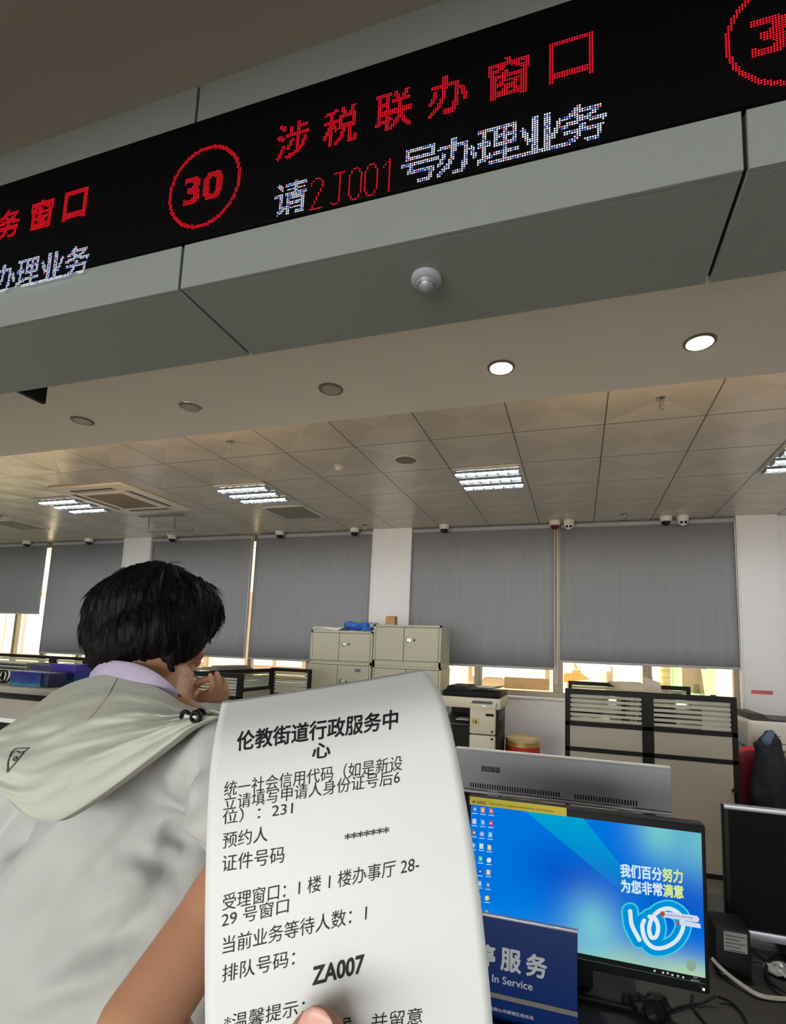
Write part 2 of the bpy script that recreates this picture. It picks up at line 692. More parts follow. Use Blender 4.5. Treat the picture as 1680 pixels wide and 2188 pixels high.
# ------------------------------------------------------------------ roller blinds
bl_grp = 'grey roller blinds along the window wall'
blinds = [(-10.0, -8.215, 1.80, 'grey roller blind pulled half up at far left, bright window showing below it'),
          (-8.115, -6.585, 1.19, 'grey roller blind behind the woman, left of her head and left of the pier'),
          (-6.09, -4.318, 1.25, 'grey roller blind directly behind the head of the woman with black hair'),
          (-4.272, -2.515, 1.25, 'grey roller blind left of the white pier above the left steel cabinets'),
          (-2.0, -0.247, 1.285, 'grey roller blind above the copier, right of the white pier'),
          (-0.194, 1.582, 1.372, 'widest grey roller blind, above the right cubicle partition')]
for x0, x1, zb, lab in blinds:
    t = thing('roller_blind', lab, 'blind', ((x0 + x1) / 2, 6.13, zb), 0, bl_grp)
    n = 24
    m = MB()
    vs, fs = [], []
    for i in range(n + 1):
        u = i / n
        x = x0 + (x1 - x0) * u
        for j, z in enumerate((zb + 0.02, 1.6, 2.0, 2.4, 2.93)):
            z = max(z, zb + 0.02)
            dy = 0.004 * math.sin(u * 9 + x0) * (2.93 - z) / 1.6
            vs.append((x, 6.135 + dy, z))
    for i in range(n):
        for j in range(4):
            a = i * 5 + j
            fs.append((a, a + 5, a + 6, a + 1))
    m.geo(vs, fs)
    o = m.obj('blind_cloth', M['blind'], t)
    sd = o.modifiers.new('thickness', 'SOLIDIFY')
    sd.thickness = 0.0015
    MB().cyl((x0 + 0.01, 6.145, 2.945), (x1 - 0.01, 6.145, 2.945), 0.028, n=14).obj('roller_tube', M['greymetal'], t)
    MB().box(x0, x1, 6.123, 6.147, zb, zb + 0.026, 0.004).obj('bottom_bar', M['greymetal'], t)
    xs = x1 - 0.012
    if x1 < -7:
        xs = x0 + 0.02
    MB().tube([(xs, 6.10, 2.93), (xs + 0.004, 6.098, 1.8), (xs + 0.012, 6.097, 1.0 if x1 > 1 else 1.14), (xs + 0.03, 6.097, 1.02 if x1 > 1 else 1.14), (xs + 0.036, 6.099, 1.8), (xs + 0.03, 6.10, 2.93)], 0.0035, 6).obj('pull_cord', M['whiteplastic'], t)

# ------------------------------------------------------------------ LED sign
t = thing('led_sign', 'long black LED message screen with red and white lettering on the grey bulkhead', 'sign', (-2.0, 0.99, 2.483))
MB().box(XL + 0.02, XR - 0.02, 0.990, 1.0125, 2.483, 2.838, 0.002, 1).obj('screen_housing', M['led'], t)
PIT = 0.005
YD = 0.9885


def led_dots(mb, x, z):
    n = 6
    r = 0.0019
    c = mb.bm.verts.new((x, YD - 0.0006, z))
    ring = [mb.bm.verts.new((x + r * math.cos(k * 2 * math.pi / n), YD, z + r * math.sin(k * 2 * math.pi / n))) for k in range(n)]
    for k in range(n):
        mb.bm.faces.new((c, ring[(k + 1) % n], ring[k]))


def led_text(mbs, s, x0, z0, w, h, bold=0.0, pick=None):
    vs, fs, _ = text_geo(s, bold)
    bv = BVHTree.FromPolygons([Vector((x, y, 0)) for x, y in vs], fs)
    nx, nz = max(1, round(w / PIT)), max(1, round(h / PIT))
    gx, gz = round(x0 / PIT), round(z0 / PIT)
    for i in range(nx):
        for j in range(nz):
            hit = bv.ray_cast(Vector(((i + 0.5) / nx, (j + 0.5) / nz, 1)), Vector((0, 0, -1)))
            if hit[0] is not None:
                k = pick(i, j) if pick else 0
                led_dots(mbs[k], (gx + i) * PIT, (gz + j) * PIT)


def led_path(mb, pts, x0, z0):
    done = set()
    for (a, b), (c, d) in zip(pts, pts[1:]):
        n = max(abs(c - a), abs(d - b), 1)
        for k in range(n + 1):
            q = (round(a + (c - a) * k / n), round(b + (d - b) * k / n))
            if q not in done:
                done.add(q)
                led_dots(mb, x0 + q[0] * PIT, z0 + q[1] * PIT)


def fringe(i, j):
    return 2 if rng.random() < 0.16 else (3 if rng.random() < 0.09 else 0)


def red_line(chars, xs, z0, h, w, bold):
    m = MB()
    for ch, xc in zip(chars, xs):
        led_text([m], ch, xc - w / 2, z0, w, h, bold)
    m.obj('red_lettering', M['led_red'], t, flat=True)


def white_line(chars, xs, z0, h, w):
    ms = [MB(), MB(), MB(), MB()]
    for ch, xc in zip(chars, xs):
        led_text(ms, ch, xc - w / 2, z0, w, h, 0.02, lambda i, j: fringe(i, j))
    o = ms[0].obj('white_lettering', M['led_white'], t, flat=True)
    ms[2].obj('blue_dots', M['led_blue'], o, flat=True)
    ms[3].obj('pink_dots', M['led_pink'], o, flat=True)
    ms[1].bm.free()


red_line('涉税联办窗口', (-0.67, -0.537, -0.404, -0.273, -0.140, -0.007), 2.645, 0.1, 0.092, 0.018)
white_line('请号办理业务', (-0.662, -0.336, -0.247, -0.158, -0.07, 0.018), 2.49, 0.09, 0.092)
m = MB()
digits = {'2': [(0, 13), (1, 15), (3, 16), (5, 15), (6, 13), (6, 11), (0, 0), (6, 0)],
          'J': [(1, 16), (6, 16), (4, 16), (4, 2), (3, 0), (1, 0), (0, 1)],
          '0': [(2, 0), (0, 3), (0, 13), (2, 16), (4, 16), (6, 13), (6, 3), (4, 0), (2, 0)],
          '1': [(0, 13), (3, 16), (3, 0)]}
for ch, xc in zip('2J001', (-0.594, -0.541, -0.493, -0.453, -0.411)):
    led_path(m, [(a * 0.95, b) for a, b in digits[ch]] if False else digits[ch], round((xc - 0.016) / PIT) * PIT, 2.485)
m.obj('red_number', M['led_red'], t, flat=True)
red_line('务窗口', (-1.643, -1.507, -1.379), 2.645, 0.095, 0.092, 0.03)
white_line('办理业务', (-1.628, -1.535, -1.44, -1.346), 2.465, 0.09, 0.092)


def ring(xc, zc, txt, xt, wt):
    m = MB()
    for i in range(-26, 27):
        for j in range(-26, 27):
            d = math.hypot(i, j * 0.955)
            if 20.6 < d < 22.6:
                led_dots(m, xc + i * PIT, zc + j * PIT)
    led_text([m], txt, xt - wt / 2, zc - 0.04, wt, 0.08, 0.035)
    m.obj('circled_number', M['led_red'], t, flat=True)


ring(-0.93, 2.63, '30', -0.93, 0.12)
ring(0.382, 2.62, '3', 0.345, 0.058)

# things on and under the bulkhead
t = thing('ceiling_alarm', 'round grey dome alarm on the underside of the bulkhead', 'alarm', (-0.355, 1.125, ZS))
MB().lathe((-0.355, 1.125, 0), [(0.0, ZS), (0.037, ZS), (0.038, ZS - 0.008), (0.032, ZS - 0.014), (0.028, ZS - 0.015)], 28).obj('base', M['greymetal'], t)
MB().lathe((-0.355, 1.125, 0), [(0.028, ZS - 0.013), (0.022, ZS - 0.022), (0.020, ZS - 0.021), (0.016, ZS - 0.03), (0.007, ZS - 0.036), (0, ZS - 0.037)], 28).obj('dome', M['silver'], t)

t = thing('hanging_display', 'small black display hanging behind the bulkhead at far left', 'display', (-2.125, 1.41, 2.41))
MB().box(-2.135, -2.115, 1.325, 1.497, 2.412, ZB - 0.002, 0.001, 1).obj('board', M['blackplastic'], t)
m = MB()
for k in range(3):
    m.box(-2.116, -2.1145, 1.36 + k * 0.035, 1.375 + k * 0.035, 2.50, 2.53)
m.obj('white_marks', M['whiteplastic'], t)  # small white marks on the side of the board

# recessed downlights
dl = 'round downlights in the lowered ceiling strip'
YDL = 1.90


M['ring'] = mat('dull_trim_ring', (120, 112, 102), 0.5, var=0.03)
M['unlit'] = mat('unlit_diffuser', (182, 174, 162), 0.5, var=0.02)


def downlight(x, lab, mm, off):
    t = thing('downlight', lab, 'ceiling light', (x, YDL, ZB), 0, dl)
    MB().lathe((x, YDL, 0), [(0.040, ZB - 0.002), (0.043, ZB - 0.006), (0.052, ZB - 0.004), (0.054, ZB + 0.0005), (0.040, ZB + 0.0005), (0.040, ZB - 0.002)], 32).obj('trim_ring', M['chrome'] if off == 2 else M['ring'], t)
    MB().lathe((x, YDL, 0), [(0.0, ZB - 0.0055), (0.0405, ZB - 0.0055), (0.0405, ZB - 0.001), (0.0, ZB - 0.001)], 32).obj('diffuser', mm, t)


downlight(-0.283, 'lit yellowish white downlight, left one of the two glowing', M['down_warm'], 0)
downlight(0.405, 'lit white downlight, right one of the two glowing', M['down_white'], 0)
downlight(-1.012, 'unlit downlight next to the lit yellowish one', M['unlit'], 1)
downlight(-1.743, 'unlit downlight with a shiny rim, between two dull ones', M['unlit'], 2)
downlight(-2.412, 'unlit downlight nearest the black hanging panel', M['unlit'], 1)

# warm tube lying in the cove above the strip
t = thing('cove_light', 'warm light tubes hidden in the cove above the ceiling strip', 'ceiling light', (-1, 2.14, ZB + 0.07))
m = MB()
for a, b in ((-4.2, -3.6), (-2.75, -2.2), (0.2, 0.75), (1.6, 2.2)):
    m.cyl((a, 2.14, ZB + 0.095), (b, 2.14, ZB + 0.095), 0.013, n=10)
m.obj('tube', M['cove'], t)
m = MB()
for a, b in ((-4.2, -3.6), (-2.75, -2.2), (0.2, 0.75), (1.6, 2.2)):
    m.box(a - 0.02, b + 0.02, 2.12, 2.16, ZB + 0.07, ZB + 0.083)
m.obj('batten', M['whiteplastic'], t)

# ------------------------------------------------------------------ louvre ceiling lights
def troffer(x, y, lab):
    t = thing('louvre_light', lab, 'ceiling light', (x, y, ZC), 0, 'square louvre lights in the tiled ceiling')
    h = 0.285
    MB().box(-h, h, -h, -h + 0.012, -0.012, 0).box(-h, h, h - 0.012, h, -0.012, 0).box(-h, -h + 0.012, -h, h, -0.012, 0).box(h - 0.012, h, -h, h, -0.012, 0).obj('frame', M['whiteplastic'], t, rel=False)
    MB().box(-h, h, -h, h, -0.003, -0.0005).obj('back_tray', M['tile_flat'], t, rel=False)
    for k in (-1, 0, 1):
        y0 = k * 0.185
        b = MB()
        b.cyl((-0.265, y0, -0.016), (0.265, y0, -0.016), 0.013, n=12)
        tb = b.obj('tube', M['tube'], t, rel=False)
        lv = MB()
        for q in range(7):
            xq = -0.268 + q * 0.536 / 6
            lv.box(xq - 0.004, xq + 0.004, y0 - 0.048, y0 + 0.048, -0.046, -0.004)
        lv.prism([(-0.27, y0 - 0.052, -0.034), (-0.27, y0 - 0.048, -0.034), (-0.27, y0 - 0.03, -0.004), (-0.27, y0 - 0.034, -0.004)], (0.54, 0, 0))
        lv.prism([(-0.27, y0 + 0.052, -0.034), (-0.27, y0 + 0.048, -0.034), (-0.27, y0 + 0.03, -0.004), (-0.27, y0 + 0.034, -0.004)], (0.54, 0, 0))
        lv.obj('louvre', M['louvre'], tb, rel=False)
    return t


M['tile_flat'] = mat('white_tray', (208, 204, 196), 0.5, var=0)
tr = troffer(-0.73, 4.4, 'lit louvre light with three tubes near the middle of the ceiling')
dup(tr, (-3.13, 4.4, ZC), 'lit louvre light beside the square dark air vent')
dup(tr, (-5.53, 4.4, ZC), 'lit louvre light beside the big ceiling air conditioner')
dup(tr, (-7.33, 4.4, ZC), 'lit louvre light cut by the left edge of the picture')
dup(tr, (1.67, 4.4, ZC), 'lit louvre light cut by the right edge of the picture')

# air vents
def vent(x, y, lab):
    t = thing('air_vent', lab, 'vent', (x, y, ZC), 0, 'square air vents in the tiled ceiling')
    h = 0.27
    MB().box(-h, h, -h, -h + 0.03, -0.01, 0).box(-h, h, h - 0.03, h, -0.01, 0).box(-h, -h + 0.03, -h, h, -0.01, 0).box(h - 0.03, h, -h, h, -0.01, 0).obj('frame', M['whiteplastic'], t, rel=False)
    m = MB()
    for k in range(18):
        yy = -0.235 + k * 0.0276
        m.prism([(-0.24, yy, -0.002), (-0.24, yy + 0.018, -0.012), (-0.24, yy + 0.02, -0.010), (-0.24, yy + 0.002, 0)], (0.48, 0, 0))
    m.obj('grille', mat('grey_vent_metal', (118, 114, 106), 0.5, var=0.05), t, rel=False)
    return t


v = vent(-3.13, 5.17, 'square dark air vent just behind a louvre light')
dup(v, (-7.45, 5.1, ZC), 'square air vent at the left edge of the picture')

# cassette air conditioner
t = thing('ceiling_air_conditioner', 'square cassette air conditioner set in the tiled ceiling', 'air conditioner', (-4.74, 4.3, ZC))
x0, x1, y0, y1 = -5.22, -4.26, 3.82, 4.8
m = MB().box(x0, x1, y0, y1, ZC - 0.028, ZC - 0.001, 0.006, 2)
m.obj('cover', M['strip'], t)
m = MB().box(x0 + 0.24, x1 - 0.24, y0 + 0.24, y1 - 0.24, ZC - 0.036, ZC - 0.026, 0.003)
gr = m.obj('return_grille', mat('tan_filter_grille', (148, 130, 108), 0.8, var=0.1, scale=120), t)
MB().box(x0 + 0.205, x1 - 0.205, y0 + 0.205, y0 + 0.24, ZC - 0.034, ZC - 0.027).box(x0 + 0.205, x1 - 0.205, y1 - 0.24, y1 - 0.205, ZC - 0.034, ZC - 0.027)\
    .box(x0 + 0.205, x0 + 0.24, y0 + 0.24, y1 - 0.24, ZC - 0.034, ZC - 0.027).box(x1 - 0.24, x1 - 0.205, y0 + 0.24, y1 - 0.24, ZC - 0.034, ZC - 0.027).obj('grille_frame', M['strip'], gr)
for a, b, c, d in ((x0 + 0.2, x1 - 0.2, y0 + 0.085, y0 + 0.145), (x0 + 0.2, x1 - 0.2, y1 - 0.145, y1 - 0.085), (x0 + 0.085, x0 + 0.145, y0 + 0.2, y1 - 0.2), (x1 - 0.145, x1 - 0.085, y0 + 0.2, y1 - 0.2)):
    o = MB().box(a, b, c, d, ZC - 0.030, ZC - 0.024).obj('air_outlet', M['gap'], t)
    if b - a > d - c:
        MB().box(a, b, (c + d) / 2 - 0.004, (c + d) / 2 + 0.004, ZC - 0.034, ZC - 0.029).obj('louvre_blade', M['strip'], o)
    else:
        MB().box((a + b) / 2 - 0.004, (a + b) / 2 + 0.004, c, d, ZC - 0.034, ZC - 0.029).obj('louvre_blade', M['strip'], o)

# hanging rail
t = thing('hanging_rail', 'thin metal rail hung from the ceiling behind the air conditioner', 'rail', (-4.9, 5.05, ZC))
m = MB()
m.box(-5.2, -4.55, 4.98, 5.03, ZC - 0.012, ZC - 0.001)
m.obj('ceiling_bar', M['panel_dark'], t)
MB().cyl((-5.05, 5.0, ZC - 0.19), (-5.05, 5.0, ZC - 0.01), 0.009, n=8).obj('drop_rod', M['panel_dark'], t)
MB().cyl((-4.66, 5.0, ZC - 0.19), (-4.66, 5.0, ZC - 0.01), 0.009, n=8).obj('drop_rod', M['panel_dark'], t)
MB().box(-5.07, -4.38, 4.985, 5.015, ZC - 0.205, ZC - 0.187, 0.003).obj('lower_bar', M['panel_dark'], t)

# sprinklers
def sprinkler(x, y, lab):
    t = thing('sprinkler_head', lab, 'sprinkler', (x, y, ZC), 0, 'sprinkler heads in the tiled ceiling')
    MB().lathe((0, 0, 0), [(0, 0), (0.03, 0), (0.032, -0.006), (0.02, -0.012), (0, -0.012)], 20).obj('collar', M['chrome'], t, rel=False)
    m = MB().cyl((0, 0, -0.01), (0, 0, -0.032), 0.011, n=12)
    m.tube([(-0.008, 0, -0.03), (-0.014, 0, -0.045), (-0.003, 0, -0.064)], 0.003, 6)
    m.tube([(0.008, 0, -0.03), (0.014, 0, -0.045), (0.003, 0, -0.064)], 0.003, 6)
    m.cyl((0, 0, -0.032), (0, 0, -0.062), 0.0035, n=8)
    m.obj('frame', M['chrome'], t, rel=False)
    MB().lathe((0, 0, 0), [(0, -0.062), (0.016, -0.064), (0.017, -0.067), (0, -0.069)], 14).obj('deflector', M['chrome'], t, rel=False)
    return t


sp = sprinkler(0.47, 3.2, 'sprinkler head on a brightly lit tile, right of the lit downlights')
dup(sp, (-2.53, 3.2, ZC), 'sprinkler head on a brightly lit tile left of the smoke detector')
dup(sp, (0.47, 5.84, ZC), 'sprinkler head above the widest blind, between the double lens cameras')
dup(sp, (-2.53, 5.86, ZC), 'sprinkler head next to the white pier in the middle')
dup(sp, (-5.5, 5.8, ZC), 'sprinkler head behind the hanging rail')

t = thing('smoke_detector', 'small round smoke detector on a tile left of the round speaker', 'smoke detector', (-1.94, 3.87, ZC))
MB().lathe((-1.94, 3.87, 0), [(0, ZC), (0.045, ZC), (0.045, ZC - 0.012), (0.03, ZC - 0.014), (0.03, ZC - 0.028), (0.024, ZC - 0.036), (0, ZC - 0.038)], 24).obj('housing', M['whiteplastic'], t)
t = thing('ceiling_speaker', 'round perforated speaker in the tiled ceiling', 'speaker', (-1.33, 3.84, ZC))
MB().lathe((-1.33, 3.84, 0), [(0.085, ZC), (0.1, ZC), (0.098, ZC - 0.008), (0.086, ZC - 0.009), (0.085, ZC)], 32).obj('rim', M['whiteplastic'], t)
MB().lathe((-1.33, 3.84, 0), [(0, ZC - 0.006), (0.086, ZC - 0.005), (0.086, ZC - 0.001), (0, ZC - 0.001)], 32).obj('mesh_cover', mat('speaker_mesh', (130, 124, 116), 0.8, var=0.2, scale=300), t)

# dome cameras along the top of the window wall
def dome_cam(x, lab, twin, dark):
    y = 6.03
    t = thing('dome_camera', lab, 'camera', (x, y, ZC), 0, 'security cameras along the window wall')
    MB().lathe((x, y, 0), [(0, ZC - 0.001), (0.06, ZC - 0.001), (0.062, ZC - 0.012), (0.056, ZC - 0.05), (0.05, ZC - 0.055)], 24).obj('housing', M['whiteplastic'], t)
    if not twin:
        MB().lathe((x, y, 0), [(0.049, ZC - 0.053), (0.045, ZC - 0.075), (0.03, ZC - 0.094), (0.0, ZC - 0.1)], 24).obj('dome', dark, t)
    else:
        MB().sphere((x, y, ZC - 0.06), 0.047, 20, 12).obj('ball', M['whiteplastic'], t)
        for s in (-1, 1):
            MB().sphere((x + s * 0.019, y - 0.036, ZC - 0.076), 0.0145, 12, 8).obj('lens', M['blackplastic'], t)
    return t


smoked = mat('smoked_dome', (26, 18, 16), 0.15, var=0)
reddish = mat('red_smoked_dome', (96, 14, 34), 0.15, var=0)
for x, lab, tw, mm in ((-8.54, 'dome camera above the half open blind at far left', 0, smoked), (-7.22, 'dome camera above the second blind from the left', 0, smoked),
                       (-5.64, 'dome camera close to the sprinkler behind the hanging rail', 0, smoked), (-3.85, 'dome camera left part of the blind above the left steel cabinets', 0, smoked),
                       (-2.75, 'dome camera near the sprinkler by the white pier', 0, smoked), (-1.56, 'dome camera above the blind over the copier', 0, smoked),
                       (-0.255, 'dome camera with a reddish dome beside a twin lens camera', 0, reddish), (-0.10, 'twin lens camera beside the reddish dome camera', 1, smoked),
                       (0.905, 'black dome camera next to a twin lens camera above the widest blind', 0, smoked), (1.07, 'twin lens camera above the right part of the widest blind', 1, smoked)):
    dome_cam(x, lab, tw, mm)

# ------------------------------------------------------------------ steel cabinets
YC = 5.3


def cabinet(lab, x0, x1, z0, z1, zd0, split, knob_z, plate=False, base=False):
    t = thing('steel_cabinet', lab, 'cabinet', ((x0 + x1) / 2, YC + 0.2, z0), 0, 'sage grey steel office cabinets')
    m = MB().box(x0, x1, YC + 0.012, YC + 0.4, z0, z1, 0.004, 1)
    m.box(x0, x0 + 0.022, YC, YC + 0.012, z0, z1).box(x1 - 0.022, x1, YC, YC + 0.012, z0, z1).box(x0, x1, YC, YC + 0.012, z1 - 0.022, z1).box(x0, x1, YC, YC + 0.012, z0, zd0 - 0.004)
    m.obj('body', M['cab'], t)
    MB().box(x0 + 0.022, x1 - 0.022, YC + 0.010, YC + 0.0125, zd0 - 0.004, z1 - 0.022).obj('door_gap', M['cab_edge'], t)
    xs = x0 + (x1 - x0) * split
    for a, b in ((x0 + 0.026, xs - 0.0025), (xs + 0.0025, x1 - 0.026)):
        d = MB().box(a, b, YC - 0.004, YC + 0.0105, zd0, z1 - 0.027, 0.003, 1).obj('door', M['cab'], t)
    k = xs + 0.055
    kb = MB().lathe((k, 0, knob_z), [(0.0, YC - 0.004), (0.026, YC - 0.004), (0.026, YC - 0.010), (0.021, YC - 0.011), (0.019, YC - 0.007), (0.0, YC - 0.007)], 6 + 14, 'Y').obj('handle', M['chrome'], d)
    MB().box(k - 0.006, k + 0.006, YC - 0.014, YC - 0.004, knob_z - 0.018, knob_z + 0.018, 0.002).obj('handle_grip', M['chrome'], d)
    MB().lathe((k + 0.062, 0, knob_z), [(0, YC - 0.008), (0.010, YC - 0.008), (0.011, YC - 0.003), (0, YC - 0.003)], 14, 'Y').obj('keyhole', M['gap'], d)
    if plate:
        q = MB().box(x1 - 0.19, x1 - 0.115, YC - 0.007, YC - 0.003, z1 - 0.10, z1 - 0.055).obj('label_plate', M['silver'], d)
        mm = MB()
        text_on(mm, '1002', (x1 - 0.182, YC - 0.0078, z1 - 0.092), (0.058, 0, 0), (0, 0, 0.028), 0.03)
        mm.obj('label_print', M['gap'], d)
    return t


cabinet('upper left steel cabinet with paper and a blue bag on top', -2.885, -2.135, 1.288, 1.636, 1.305, 0.47, 1.49)
cabinet('upper right steel cabinet with a small brown block on top', -2.125, -1.368, 1.275, 1.715, 1.335, 0.46, 1.555)
cabinet('lower left steel cabinet with a label plate on its right door', -2.92, -2.14, 0.0, 1.286, 0.08, 0.49, 1.08, True)
cabinet('lower right steel cabinet mostly hidden behind the ticket', -2.122, -1.36, 0.0, 1.273, 0.08, 0.5, 1.05, True)

t = thing('paper_stack', 'white papers lying on the upper left steel cabinet', 'papers', (-2.7, 5.5, 1.637))
m = MB()
for k in range(4):
    a = 0.06 * (k - 1.5)
    b = bmesh.new()
    bmesh.ops.create_grid(b, x_segments=8, y_segments=2, size=0.5)
    for v in b.verts:
        v.co = Vector((v.co.x * 0.34, v.co.y * 0.24, 0.004 + k * 0.009 + 0.03 * max(0, -v.co.x) ** 1.5 + 0.004 * math.sin(v.co.x * 9 + k)))
    r = bmesh.ops.extrude_face_region(b, geom=b.faces[:])
    for v in r['geom']:
        if isinstance(v, bmesh.types.BMVert):
            v.co.z += 0.006
    m.add(b, Matrix.Translation((-2.72 + 0.01 * k, 5.44, 1.637)) @ Matrix.Rotation(a, 4, 'Z'))
m.obj('sheets', M['paper'], t)

t = thing('plastic_bag', 'crumpled blue plastic bag on the upper left steel cabinet', 'bag', (-2.33, 5.42, 1.637))
m = MB()
for k in range(16):
    a = rng.random() * 6.28
    m.sphere((-2.36 + 0.10 * math.cos(a) - 0.02, 5.42 + 0.05 * math.sin(a), 1.675 + 0.04 * rng.random()), 0.04 + 0.02 * rng.random(), 12, 8, (1.1, 0.9, 0.75))
m.sphere((-2.25, 5.40, 1.665), 0.05, 12, 8, (1.3, 0.8, 0.55))
m.sphere((-2.205, 5.34, 1.645), 0.035, 12, 8, (1.2, 0.8, 0.6))
me = eval_remesh(m, 0.012, 2)
for v in me.vertices:
    n = noise.noise(v.co * 28) * 0.016 + noise.noise(v.co * 60) * 0.007
    v.co += v.normal * n
    v.co.z = max(v.co.z, 1.638)
mesh_obj(me, 'bag', M['bluebag'], t, smooth=False)
m = MB()
for k in range(9):
    m.sphere((-2.245 + 0.07 * (rng.random() - 0.3), 5.46 + 0.05 * rng.random(), 1.69 + 0.03 * rng.random()), 0.038, 10, 7, (1.2, 1, 0.8))
me = eval_remesh(m, 0.012, 1)
for v in me.vertices:
    v.co += v.normal * noise.noise(v.co * 45) * 0.018
mesh_obj(me, 'clear_wrapping', mat('clear_plastic_film', (150, 160, 176), 0.2, var=0.2, scale=50), t, smooth=False)

t = thing('wooden_block', 'small brown block standing on the upper right steel cabinet', 'block', (-1.98, 5.45, 1.716))
MB().prism([(-2.035, 5.40, 1.716), (-1.925, 5.40, 1.716), (-1.928, 5.40, 1.815), (-1.965, 5.40, 1.818), (-2.03, 5.40, 1.812)], (0, 0.09, 0)).obj('block', M['cardboard'], t)

# ------------------------------------------------------------------ copier
YK = 4.9
t = thing('copier', 'cream and black office copier under the blind right of the steel cabinets', 'copier', (-0.98, 5.2, 0))
cx0, cx1 = -1.235, -0.715
xm = -0.965
MB().box(cx0, cx1, YK + 0.03, YK + 0.58, 0.06, 0.765, 0.012).box(xm - 0.02, cx1, YK + 0.03, YK + 0.58, 0.76, 0.98, 0.008).box(cx0, xm, YK + 0.40, YK + 0.58, 0.76, 0.93)\
    .box(cx0 + 0.04, cx1 - 0.04, YK + 0.06, YK + 0.5, 0.0, 0.06).obj('body', M['blackplastic'], t)
MB().prism([(cx0, YK + 0.05, 0.765), (xm - 0.02, YK + 0.05, 0.765), (xm - 0.02, YK + 0.4, 0.83), (cx0, YK + 0.4, 0.83)], (0, 0, 0.015)).obj('output_tray', M['darkgrey'], t)
MB().box(xm - 0.15, xm - 0.02, YK + 0.07, YK + 0.3, 0.81, 0.816).obj('printed_sheet', M['paper'], t)
MB().box(cx0 - 0.02, cx1 + 0.03, YK + 0.02, YK + 0.58, 0.93, 1.03, 0.012).obj('scanner', M['cream'], t)
ad = MB().box(cx0 - 0.01, cx1 + 0.02, YK + 0.03, YK + 0.57, 1.03, 1.085, 0.015)
ad.prism([(cx0, YK + 0.1, 1.08), (cx0 + 0.24, YK + 0.1, 1.08), (cx0 + 0.2, YK + 0.1, 1.125), (cx0 + 0.03, YK + 0.1, 1.125)], (0, 0.42, 0))
ad = ad.obj('document_feeder', M['blackplastic'], t)
MB().prism([(cx0 + 0.20, YK + 0.14, 1.086), (cx1 + 0.0, YK + 0.14, 1.12), (cx1 + 0.0, YK + 0.14, 1.128), (cx0 + 0.20, YK + 0.14, 1.094)], (0, 0.34, 0)).obj('feeder_tray', M['darkgrey'], ad)
MB().box(cx0 + 0.30, cx1 - 0.06, YK + 0.16, YK + 0.4, 1.119, 1.124).obj('loose_sheet', M['paper'], ad)
cl = MB().box(xm, cx1 - 0.01, YK - 0.015, YK + 0.05, 0.705, 0.97, 0.012).obj('front_column', M['cream'], t)
MB().box(xm, cx1 - 0.01, YK - 0.015, YK + 0.05, 0.46, 0.698, 0.015).obj('lower_cover', M['cream'], t)
MB().box(xm + 0.012, xm + 0.10, YK - 0.018, YK - 0.014, 0.785, 0.855).obj('sticky_note', mat('yellow_note', (200, 196, 140), 0.8, var=0.03), t)
m = MB()
text_on(m, '16', (xm + 0.035, YK - 0.0195, 0.80), (0.04, 0, 0), (0, 0, 0.035), 0.01)
m.obj('note_writing', M['gap'], t)
MB().box(cx1 - 0.10, cx1 - 0.025, YK - 0.018, YK - 0.014, 0.872, 0.895).obj('nameplate', M['blackplastic'], t)
MB().box(cx1 - 0.05, cx1 - 0.028, YK - 0.018, YK - 0.014, 0.725, 0.745).obj('number_mark', M['darkgrey'], t)
MB().box(cx1 - 0.05, cx1 - 0.028, YK - 0.018, YK - 0.014, 0.66, 0.68).obj('number_mark', M['blackplastic'], t)
cp = MB().prism([(xm - 0.002, YK - 0.03, 0.955), (xm - 0.002, YK - 0.03, 0.975), (xm + 0.0, YK + 0.09, 1.03), (xm + 0.0, YK + 0.09, 0.97)], (0.245, 0, 0)).obj('control_panel', M['cream'], t)
MB().prism([(xm + 0.018, YK - 0.022, 0.9805), (xm + 0.018, YK - 0.022, 0.984), (xm + 0.018, YK + 0.082, 1.032), (xm + 0.018, YK + 0.082, 1.0285)], (0.19, 0, 0)).obj('touch_screen', mat('dim_touch_screen', (88, 84, 92), 0.2, var=0.05), cp)
MB().box(xm + 0.125, xm + 0.15, YK - 0.032, YK - 0.028, 0.957, 0.967, 0.003).obj('power_light', emat('blue_indicator', (120, 170, 255), 2.0), cp)
MB().box(cx1 - 0.004, cx1 + 0.004, YK + 0.09, YK + 0.28, 0.73, 0.80).obj('side_recess', M['gap'], t)
MB().box(cx1 - 0.002, cx1 + 0.006, YK + 0.07, YK + 0.5, 0.82, 0.91, 0.004).obj('side_cover', M['darkgrey'], t)

# gold and red round box on the floor by the parapet
gb = at(1117, 1578, 5.5)
t = thing('gift_box', 'round gold box with a red band on the floor right of the copier', 'box', (gb.x, 5.5, 0))
r = 0.168
MB().lathe((gb.x, 5.5, 0), [(0, 0), (r, 0), (r, gb.z - 0.12), (r, gb.z - 0.015)], 36).obj('body', M['gold'], t)
MB().lathe((gb.x, 5.5, 0), [(r + 0.002, gb.z - 0.30), (r + 0.0025, gb.z - 0.30), (r + 0.0025, gb.z - 0.065), (r + 0.002, gb.z - 0.065)], 36).obj('red_band', M['red'], t)
MB().lathe((gb.x, 5.5, 0), [(r - 0.012, gb.z - 0.02), (r + 0.004, gb.z - 0.02), (r + 0.004, gb.z + 0.012), (r - 0.006, gb.z + 0.014), (r - 0.012, gb.z + 0.002), (0, gb.z + 0.002)], 36).obj('lid', mat('pale_gold_lid', (206, 186, 132), 0.45, var=0.04), t)

